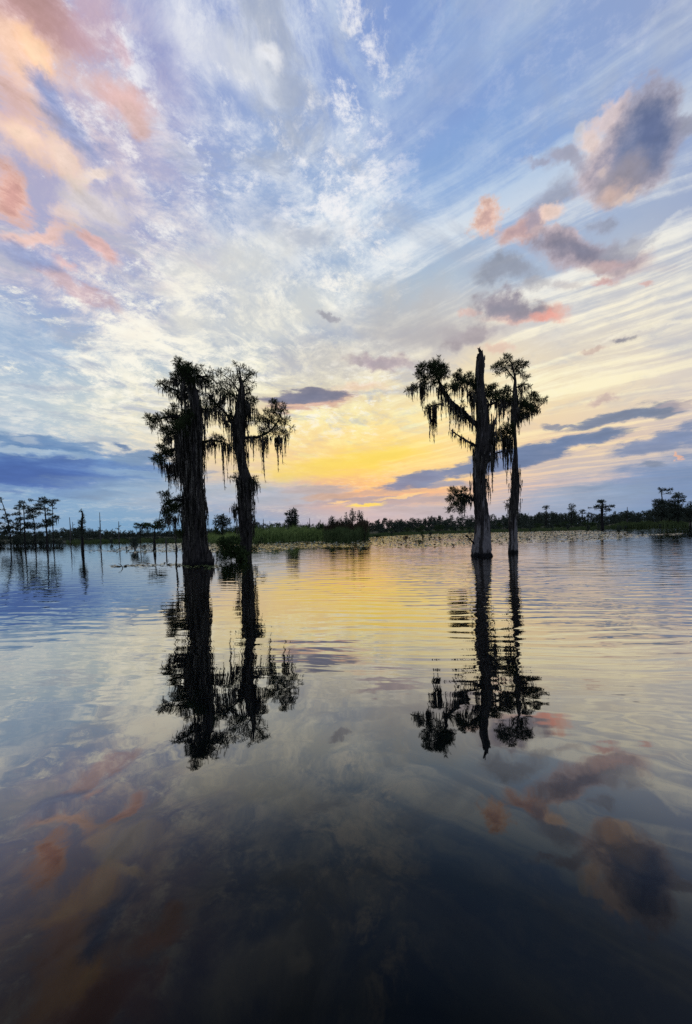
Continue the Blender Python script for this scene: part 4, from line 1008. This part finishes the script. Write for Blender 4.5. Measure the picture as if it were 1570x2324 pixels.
# ------------------------------------------------------------------ the far wood: repeats of a few trees
def proto(kind, seed):
    """a 10 m tree at the origin; returns trunk (v, q) and crown triangles"""
    r_ = np.random.default_rng(seed)
    H = 10.0; tubes = [tube([(0, 0, -.5, .17), (r_.normal(0, .15), 0, H * .5, .12), (r_.normal(0, .3), 0, H * .93, .04)], 6, 1.0)]
    tr = []
    if kind == 'pine': lv = [(r_.uniform(.55, 1.0)) for _ in range(11)]
    elif kind == 'spire': lv = [(r_.uniform(.12, 1.0)) for _ in range(20)]
    elif kind == 'flat': lv = [.97, .95, .93, .85, .82, .7, .66, .5, .42, .3]
    else: lv = [(r_.uniform(.12, .95)) for _ in range(24)]
    for h in lv:
        if kind == 'pine': sp, rad = 1.5 * (1.1 - h) + .5, r_.uniform(.6, 1.0)
        elif kind == 'spire': sp, rad = 1.9 * (1.03 - h) + .1, .45 + 1.0 * (1.05 - h)
        elif kind == 'flat': sp, rad = r_.uniform(.6, 2.4) * (.6 + .6 * h), r_.uniform(.6, 1.0)
        else: sp, rad = 2.2 * math.sin(math.pi * min(1, h * .8 + .15)), r_.uniform(.8, 1.5)
        a = r_.uniform(0, 6.28); d = sp * r_.uniform(.4, 1.0)
        c = np.array([d * math.cos(a), d * math.sin(a), h * H])
        tubes.append(tube([(0, 0, h * H - .5, .05), (*c, .02)], 4, 1.0))
        n = int(16 * rad / .8) + 6
        p = r_.normal(0, 1, (n, 3)); p /= np.linalg.norm(p, axis=1)[:, None]; p *= r_.random((n, 1)) ** .5
        pos = c + p * np.array([rad, rad, rad * (.4 if kind == 'flat' else .7)])
        tr.append(scatter(bl, pos, p + r_.normal(0, .4, (n, 3)), .75 * r_.uniform(.6, 1.2, n)))
    return join(tubes), np.concatenate(tr)
protos = []
for i, kd in enumerate(['bushy', 'pine', 'spire', 'flat', 'bushy', 'pine', 'bushy']):
    (v, q), t = proto(kd, 40 + i)
    r_ = bpy.data.objects.new('wood_tree', None); COL.objects.link(r_)
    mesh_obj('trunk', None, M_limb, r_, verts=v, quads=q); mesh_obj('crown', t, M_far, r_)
    protos.append(r_)
SKY = [(-250, 1208), (0, 1209), (90, 1206), (150, 1199), (220, 1204), (330, 1206), (470, 1199), (600, 1194), (720, 1190), (800, 1188), (850, 1181), (950, 1178), (1010, 1174), (1080, 1173),
       (1170, 1171), (1230, 1162), (1300, 1165), (1370, 1165), (1430, 1161), (1500, 1158), (1570, 1155), (1800, 1150)]
sxx, syy = zip(*SKY); hxx, hyy = zip(*SHORE)
first = [True] * len(protos)
PLACES = [(0, "at the left edge"), (140, "behind the left cypress group"), (230, "around the moss wrapped snag"), (330, "around the bare poles"), (480, "behind the umbrella topped trees"),
          (560, "between the two left trunks"), (660, "right of the crooked cypress"), (740, "right of the dense lone cypress"), (840, "behind the brushy island"), (950, "right of the brushy island"), (1070, "left of the splintered snag"),
          (1180, "between the two right trunks"), (1270, "right of the slender cypress"), (1340, "around the knobbly pine"), (1410, "behind the wide armed cypress"), (1480, "left of the tallest right tree"), (1540, "around the tallest right trees"), (9999, "at the right edge")]
def place(x): return next(t for b_, t in PLACES if x < b_)
def wood_tree(x, far, top, label, group):
    sh = G(x, float(np.interp(x, hxx, hyy))); Y = sh.y * far
    base = P(x, 1200, Y); hgt = (P(x, top, Y).z)
    i = random.choice([0, 0, 1, 2, 3, 4, 5, 6, 6]); label = ['bushy', 'tuft topped', 'pointed', 'flat topped', 'bushy', 'tuft topped', 'bushy'][i] + ' ' + label + ' ' + place(x); s_ = max(hgt - .3, 1.0) / 10.0
    loc = (base.x, Y, .3); rz = random.uniform(0, 6.28); w = s_ * random.uniform(.85, 1.35)
    if first[i]:
        first[i] = False; r_ = protos[i]; r_.location = loc; r_.rotation_euler = (0, 0, rz); r_.scale = (w, w, s_)
        tag(r_, label, "tree", group)
    else: copy_thing(protos[i], loc, rz, (w, w, s_), label, group)
for side, (xa, xb, n) in {'left': (-120, 470, 62), 'mid': (470, 870, 40), 'right': (870, 1640, 138)}.items():
    lab = {'left': "tree of the far left wood", 'mid': "tree of the wood behind the reeds", 'right': "tree of the far right wood"}[side]
    for j in range(n):
        x = xa + (xb - xa) * (j + random.random()) / n
        top = float(np.interp(x, sxx, syy)); base_y = float(np.interp(x, hxx, hyy))
        top += random.choice([-5, -2, 0, 2, 4, 7, 9]) * (1 if side != 'mid' else .6)
        wood_tree(x, random.uniform(1.25, 1.9), min(top, base_y - 8), lab, {'left': "trees of the left shore wood", 'mid': "trees of the wood behind the reeds", 'right': "trees of the right shore wood"}[side])
# the depth of the wood behind them, one mass
tr = []
for j in range(760):
    x = random.uniform(-400, 2000); sh = G(x, float(np.interp(x, hxx, hyy))); Y = sh.y * random.uniform(1.9, 2.4)
    top = float(np.interp(x, sxx, syy)) + random.uniform(3, 14); b0 = P(x, 1200, Y); h = max(1.5, P(x, top, Y).z)
    rad = h * .28
    for zf in (.25, .55, .85):
        n = 14; p = rng.normal(0, 1, (n, 3)); p /= np.linalg.norm(p, axis=1)[:, None]; p *= rng.random((n, 1)) ** .5
        pos = np.array([b0.x, Y, h * zf]) + p * rad + np.array([rng.normal(0, rad * .5), 0, 0])
        tr.append(scatter(bl, pos, p + rng.normal(0, .4, (n, 3)), Y / 388 * 3.2 * rng.uniform(.7, 1.2, n)))
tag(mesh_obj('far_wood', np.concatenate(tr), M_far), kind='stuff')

# ------------------------------------------------------------------ shrubs along the shore and in the pads
def shrub_mesh(seed, mt, upright=False):
    r_ = np.random.default_rng(seed); tr, tb = [], []
    for _ in range(9):
        a = r_.uniform(0, 6.28); d = r_.uniform(0, .55); c = np.array([d * math.cos(a), d * math.sin(a), r_.uniform(.2, .8)])
        tb.append(tube([(0, 0, -.25, .03), (*(c * [.7, .7, .5]), .02), (*c, .01)], 4, .3))
        n = 22; p = r_.normal(0, 1, (n, 3)); p /= np.linalg.norm(p, axis=1)[:, None]; p *= r_.random((n, 1)) ** .5
        pos = c + p * np.array([.3, .3, .26])
        tr.append(scatter(bl, pos, p + r_.normal(0, .3, (n, 3)) + [0, 0, 1.2 if upright else .3], .22 * r_.uniform(.6, 1.3, n)))
    root = bpy.data.objects.new('marsh_shrub', None); COL.objects.link(root)
    v, q = join(tb); mesh_obj('stem', None, M_limb, root, verts=v, quads=q); mesh_obj('foliage', np.concatenate(tr), mt, root)
    return root
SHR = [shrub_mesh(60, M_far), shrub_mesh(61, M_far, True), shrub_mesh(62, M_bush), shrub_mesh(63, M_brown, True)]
used_s = [False] * 4
def shrub(i, x, y, w, h, label, group=None, Y=None):
    """foot at photograph (x, y), w and h in photograph pixels"""
    g = G(x, y) if Y is None else P(x, y, Y); k = PXM(g.y)
    sc = (w * k / 1.5, w * k / 1.5, h * k / 1.0); loc = (g.x, g.y, 0.02 if Y is None else .2)
    if not used_s[i]:
        used_s[i] = True; r_ = SHR[i]; r_.location = loc; r_.scale = sc; tag(r_, label, "shrub", group)
    else: r_ = copy_thing(SHR[i], loc, random.uniform(0, 6.28), sc, label, group)
    return r_
shrub(1, *Z3(1210, 582), 34, 31, "upright dark shrub clump standing in the left lily pads")
shrub(3, *Z3(1290, 580), 9, 13, "small brown shrub touching the right side of the dark shrub clump")
shrub(1, *Z3(1000, 530), 13, 13, "dark round shrub in the channel below the bare poles")
shrub(0, *Z3(1135, 582), 6, 9, "low tuft at the left tip of the lily field")
shrub(3, *Z5(514, 438), 16, 16, "round brown shrub alone in the middle of the lily field")
shrub(2, *Z5(655, 432), 11, 22, "thin green sapling in the lily field right of the brown shrub")
shrub(2, *Z5(630, 455), 34, 7, "low green mound of plants at the edge of the middle lily field")
shrub(0, *Z5(375, 382), 12, 13, "dark shrub at the right foot of the brushy island")
shrub(0, *Z5(720, 385), 12, 13, "dark shrub behind the thin green sapling")
shrub(0, *Z5(712, 425), 6, 6, "tiny dark tuft in the pads beyond the sapling")
shrub(2, *Z5(245, 402), 26, 6, "flat green tuft beside the brushy island")
shrub(1, *Z6(910, 510), 17, 20, "largest dark shrub standing in water before the right wood")
shrub(0, *Z6(1132, 510), 11, 8, "low dark shrub right of the largest one in the water")
TG = "small shrubs along the back of the right lily field"
for (x, y, w, h) in [(55, 484, 5, 6), (118, 488, 7, 9), (170, 486, 4, 5), (322, 486, 6, 9), (290, 465, 7, 6), (408, 470, 5, 6), (458, 476, 13, 14), (540, 462, 16, 11), (645, 480, 12, 15), (690, 458, 15, 12), (732, 474, 9, 11), (628, 480, 4, 4), (973, 464, 10, 9), (1285, 455, 11, 9), (880, 455, 12, 9)]:
    shrub(random.choice([0, 0, 1]), *Z6(x, y), w, h, "small dark shrub at the back edge of the right lily field", TG)
for (x, y, w, h) in [(790, 360, 8, 10), (842, 360, 6, 6), (890, 360, 6, 6), (916, 360, 5, 6), (980, 360, 5, 5), (1072, 365, 9, 12), (1270, 350, 6, 6), (1300, 335, 5, 6), (930, 478, 10, 5), (700, 300, 10, 9)]:
    shrub(random.choice([0, 0, 1]), *Z5(x, y), w, h, "small dark shrub at the back edge of the middle lily field", "small shrubs along the back of the middle lily field")
for j in range(46):                              # low brush on the right shore
    x = 860 + 520 * (j + random.random()) / 46; y = float(np.interp(x, hxx, hyy))
    shrub(random.choice([0, 0, 2]), x, y + 1, random.uniform(14, 26), random.uniform(8, 15), "low bush of the shore brush belt " + place(x), "brush belt along the middle shore", Y=G(x, y).y * random.uniform(1.04, 1.2))
for j in range(40):                              # dark brush under the cypresses on the left
    x = -20 + 470 * (j + random.random()) / 40; y = float(np.interp(x, hxx, hyy)); L_ = x < 150
    shrub(random.choice([0, 0, 1]), x, y + (7 if L_ else 1), random.uniform(18, 30), random.uniform(14, 26) if L_ else random.uniform(6, 12),
          "dark bush under the cypresses at the left edge" if L_ else "low dark shore bush " + place(x), "bushes under the left cypresses" if L_ else "bushes along the far left shore", Y=None if L_ else G(x, y).y * random.uniform(1.02, 1.15))
for j in range(26):                              # brush around the green reeds
    x = 455 + 290 * (j + random.random()) / 26; y = float(np.interp(x, hxx, hyy))
    shrub(random.choice([2, 2, 0]), x, y, random.uniform(14, 26), random.uniform(20, 30) if x < 545 else random.uniform(24, 33), "leafy shrub in the green reed bank " + place(x), "shrubs in the green reed bank", Y=G(x, y).y * random.uniform(1.12, 1.3))
for j in range(18):                              # the brushy island
    x = 742 + 92 * (j + random.random()) / 18
    shrub(3, x, 1228, random.uniform(20, 30), random.uniform(34, 50), "brown twiggy bush on the " + ("left end" if x < 772 else "middle" if x < 804 else "right end") + " of the brushy island", "bushes of the brushy island", Y=G(x, 1228).y * random.uniform(1.03, 1.25))

# ------------------------------------------------------------------ reeds
def reeds(name, pts_fn, n, hmin, hmax, w, mt):
    tris = []
    p = np.array([pts_fn() for _ in range(n)]); h = rng.uniform(hmin, hmax, n) * p[:, 3]
    a = rng.uniform(0, 3.14, n); lean = rng.normal(0, .14, (n, 2)) * h[:, None]
    dx = np.column_stack([np.cos(a), np.sin(a) * .4, np.zeros(n)]) * w * rng.uniform(.6, 1.4, (n, 1))
    b0 = p[:, :3]; mid = b0 + np.column_stack([lean * .35, h * .6]); tip = b0 + np.column_stack([lean, h])
    tris += [np.stack([b0 - dx, b0 + dx, mid + dx * .8], 1), np.stack([b0 - dx, mid + dx * .8, mid - dx * .8], 1), np.stack([mid - dx * .8, mid + dx * .8, tip], 1)]
    return tag(mesh_obj(name, np.concatenate(tris), mt), kind='stuff')
def bank(xa, xb, f0, f1, yoff=0.0, edge=None):
    def fn():
        x = random.uniform(xa, xb); y = float(np.interp(x, hxx, hyy)) + yoff
        g = G(x, y); f = random.uniform(f0, f1); e = 1.0 if edge is None else edge(x)
        t = .62 + .55 * (.5 + .5 * math.sin(x * .21 + f * 9) * math.sin(x * .083 + 1.7 + f * 23))
        return (g.x * f, g.y * f, -.05, e * t)
    return fn
reeds('reed_bed', bank(545, 745, .97, 1.25, 1.5, lambda x: 1.0 if x < 715 else .75), 11000, 1.2, 2.7, .055, M_reed)
reeds('reed_bed', bank(455, 560, .98, 1.12, 1.5), 3200, .8, 1.8, .055, M_reed)
reeds('reed_bed', bank(736, 836, .99, 1.12, 5.0), 8000, 1.1, 2.2, .032, M_reed_d)
reeds('reed_bed', bank(1385, 1562, .985, 1.10, .6, lambda x: min(1, .55 + (x - 1385) / 60, .5 + (1562 - x) / 40)), 9000, 1.3, 1.95, .07, M_reed_d)
reeds('reed_bed', bank(835, 1390, 1.0, 1.15, .5), 11000, .35, .95, .05, M_reed_d)
reeds('reed_bed', bank(150, 460, .99, 1.10, .5), 7000, .4, 1.0, .05, M_reed_d)

# ------------------------------------------------------------------ lily pads
def project(px, py, pz):
    d = np.column_stack([px, py, np.full_like(px, pz - CAM_H)])
    a, b_, c = d @ np.array(RIGHT), d @ np.array(UP), d @ np.array(F_)
    return PX0 + FOC * a / c, PY0 - FOC * b_ / c
def pad_template(n, cup, notch=True):
    t = []; ph = np.linspace(.25 if notch else 0, 6.283 - (.25 if notch else 0), n + 1)
    r = 1 + .06 * np.sin(ph * 3); ring = np.column_stack([np.cos(ph) * r, np.sin(ph) * r, cup + .05 * np.sin(ph * 4)])
    for i in range(n): t.append(((0, 0, 0), ring[i], ring[i + 1]))
    return np.array(t)
PT = [pad_template(9, .02), pad_template(8, .10), pad_template(8, -.05)]
def pads(pos, size, tilt):
    n = len(pos); out = []
    for k, tm in enumerate(PT):
        s = np.arange(n) % 3 == k; m_ = s.sum()
        nz = np.column_stack([rng.normal(0, 1, m_) * tilt[s], rng.normal(0, 1, m_) * tilt[s], np.ones(m_)])
        nz /= np.linalg.norm(nz, axis=1)[:, None]
        a = rng.uniform(0, 6.283, m_); u = np.column_stack([np.cos(a), np.sin(a), np.zeros(m_)])
        u -= nz * (u * nz).sum(1)[:, None]; u /= np.linalg.norm(u, axis=1)[:, None]; w = np.cross(nz, u)
        Fm = np.stack([u, w, nz], 1)
        t = np.einsum('mvk,nkc->nmvc', tm, Fm) * size[s][:, None, None, None] + pos[s][:, None, None, :]
        out.append(t.reshape(-1, 3, 3))
    return np.concatenate(out)
NE = [(178, 1249.5), (290, 1253.5), (400, 1251), (520, 1252.5), (700, 1249.5), (830, 1246), (1000, 1241), (1075, 1235), (1200, 1231.5), (1300, 1229), (1420, 1222), (1500, 1216), (1570, 1210)]
FE = [(178, 1248.5), (255, 1246.5), (300, 1238), (400, 1233), (470, 1232), (720, 1227), (860, 1218), (950, 1213), (1080, 1209.5), (1200, 1207), (1320, 1204), (1420, 1207), (1500, 1212), (1570, 1209)]
N = 90000
px = rng.uniform(-70, 90, N); py = rng.uniform(22, 110, N)
X, Yp = project(px, py, 0.02)
ne = np.interp(X, *zip(*NE)); fe = np.interp(X, *zip(*FE))
def vn(x, y, s, seed):                          # smooth value noise
    g = np.random.default_rng(seed).random((64, 64)); x = x * s; y = y * s
    i, j = np.floor(x).astype(int), np.floor(y).astype(int); u, v_ = x - i, y - j; u = u * u * (3 - 2 * u); v_ = v_ * v_ * (3 - 2 * v_)
    G_ = lambda a, b_: g[a % 64, b_ % 64]
    return (G_(i, j) * (1 - u) + G_(i + 1, j) * u) * (1 - v_) + (G_(i, j + 1) * (1 - u) + G_(i + 1, j + 1) * u) * v_
nz_ = vn(px, py, .22, 5) * .6 + vn(px, py, .7, 6) * .4
wob = (vn(px, py * 0, .8, 7) - .5) * 2.2
gap = np.abs(Yp - (ne * .66 + fe * .34)) < .5   # an open lane of water along the bed
ok = (X > 178) & (X < 1600) & (Yp < ne + wob) & (Yp > fe) & (nz_ > .34) & ~gap & ((X < 1380) | (nz_ > .5))
px, py = px[ok], py[ok]; n = len(px)
up_ = rng.random(n) < .13
pz = np.where(up_, rng.uniform(.03, .16, n), rng.uniform(.008, .03, n))
tl = np.where(up_, .6, .035)
fld = mesh_obj('lily_pads', pads(np.column_stack([px, py, pz]), np.where(up_, rng.uniform(.06, .13, n), rng.uniform(.10, .22, n)), tl), M_pad)
tag(fld, kind='stuff')
print('pads', n)
# the loose raft before the thickest cypress: every pad on its own
pm = []
for k in range(5):
    o = mesh_obj('lily_pad', PT[k % 3] * [1, 1 if k < 3 else .8, 1 if k % 2 else .6], M_pad); pm.append(o)
cnt = 0
while cnt < 270:
    x = 250 + 250 * random.random() ** .85; t = random.gauss(0, 1)
    y = 1283.5 + 1.5 * math.sin(x * .03) + t * (1.9 if x > 320 else 1.2) + (2.2 if x > 420 and random.random() < .4 else 0)
    g = G(x, y); o = pm[cnt] if cnt < 5 else pm[cnt % 5].copy()
    if cnt >= 5: COL.objects.link(o)
    o.location = (g.x, g.y, .010 + .012 * random.random()); s_ = random.uniform(.05, .13)
    o.scale = (s_, s_, s_); o.rotation_euler = (random.gauss(0, .16), random.gauss(0, .16), random.uniform(0, 6.28))
    tag(o, "small floating pad of the raft before the thickest cypress", "lily pad", "floating pads before the thickest cypress"); cnt += 1
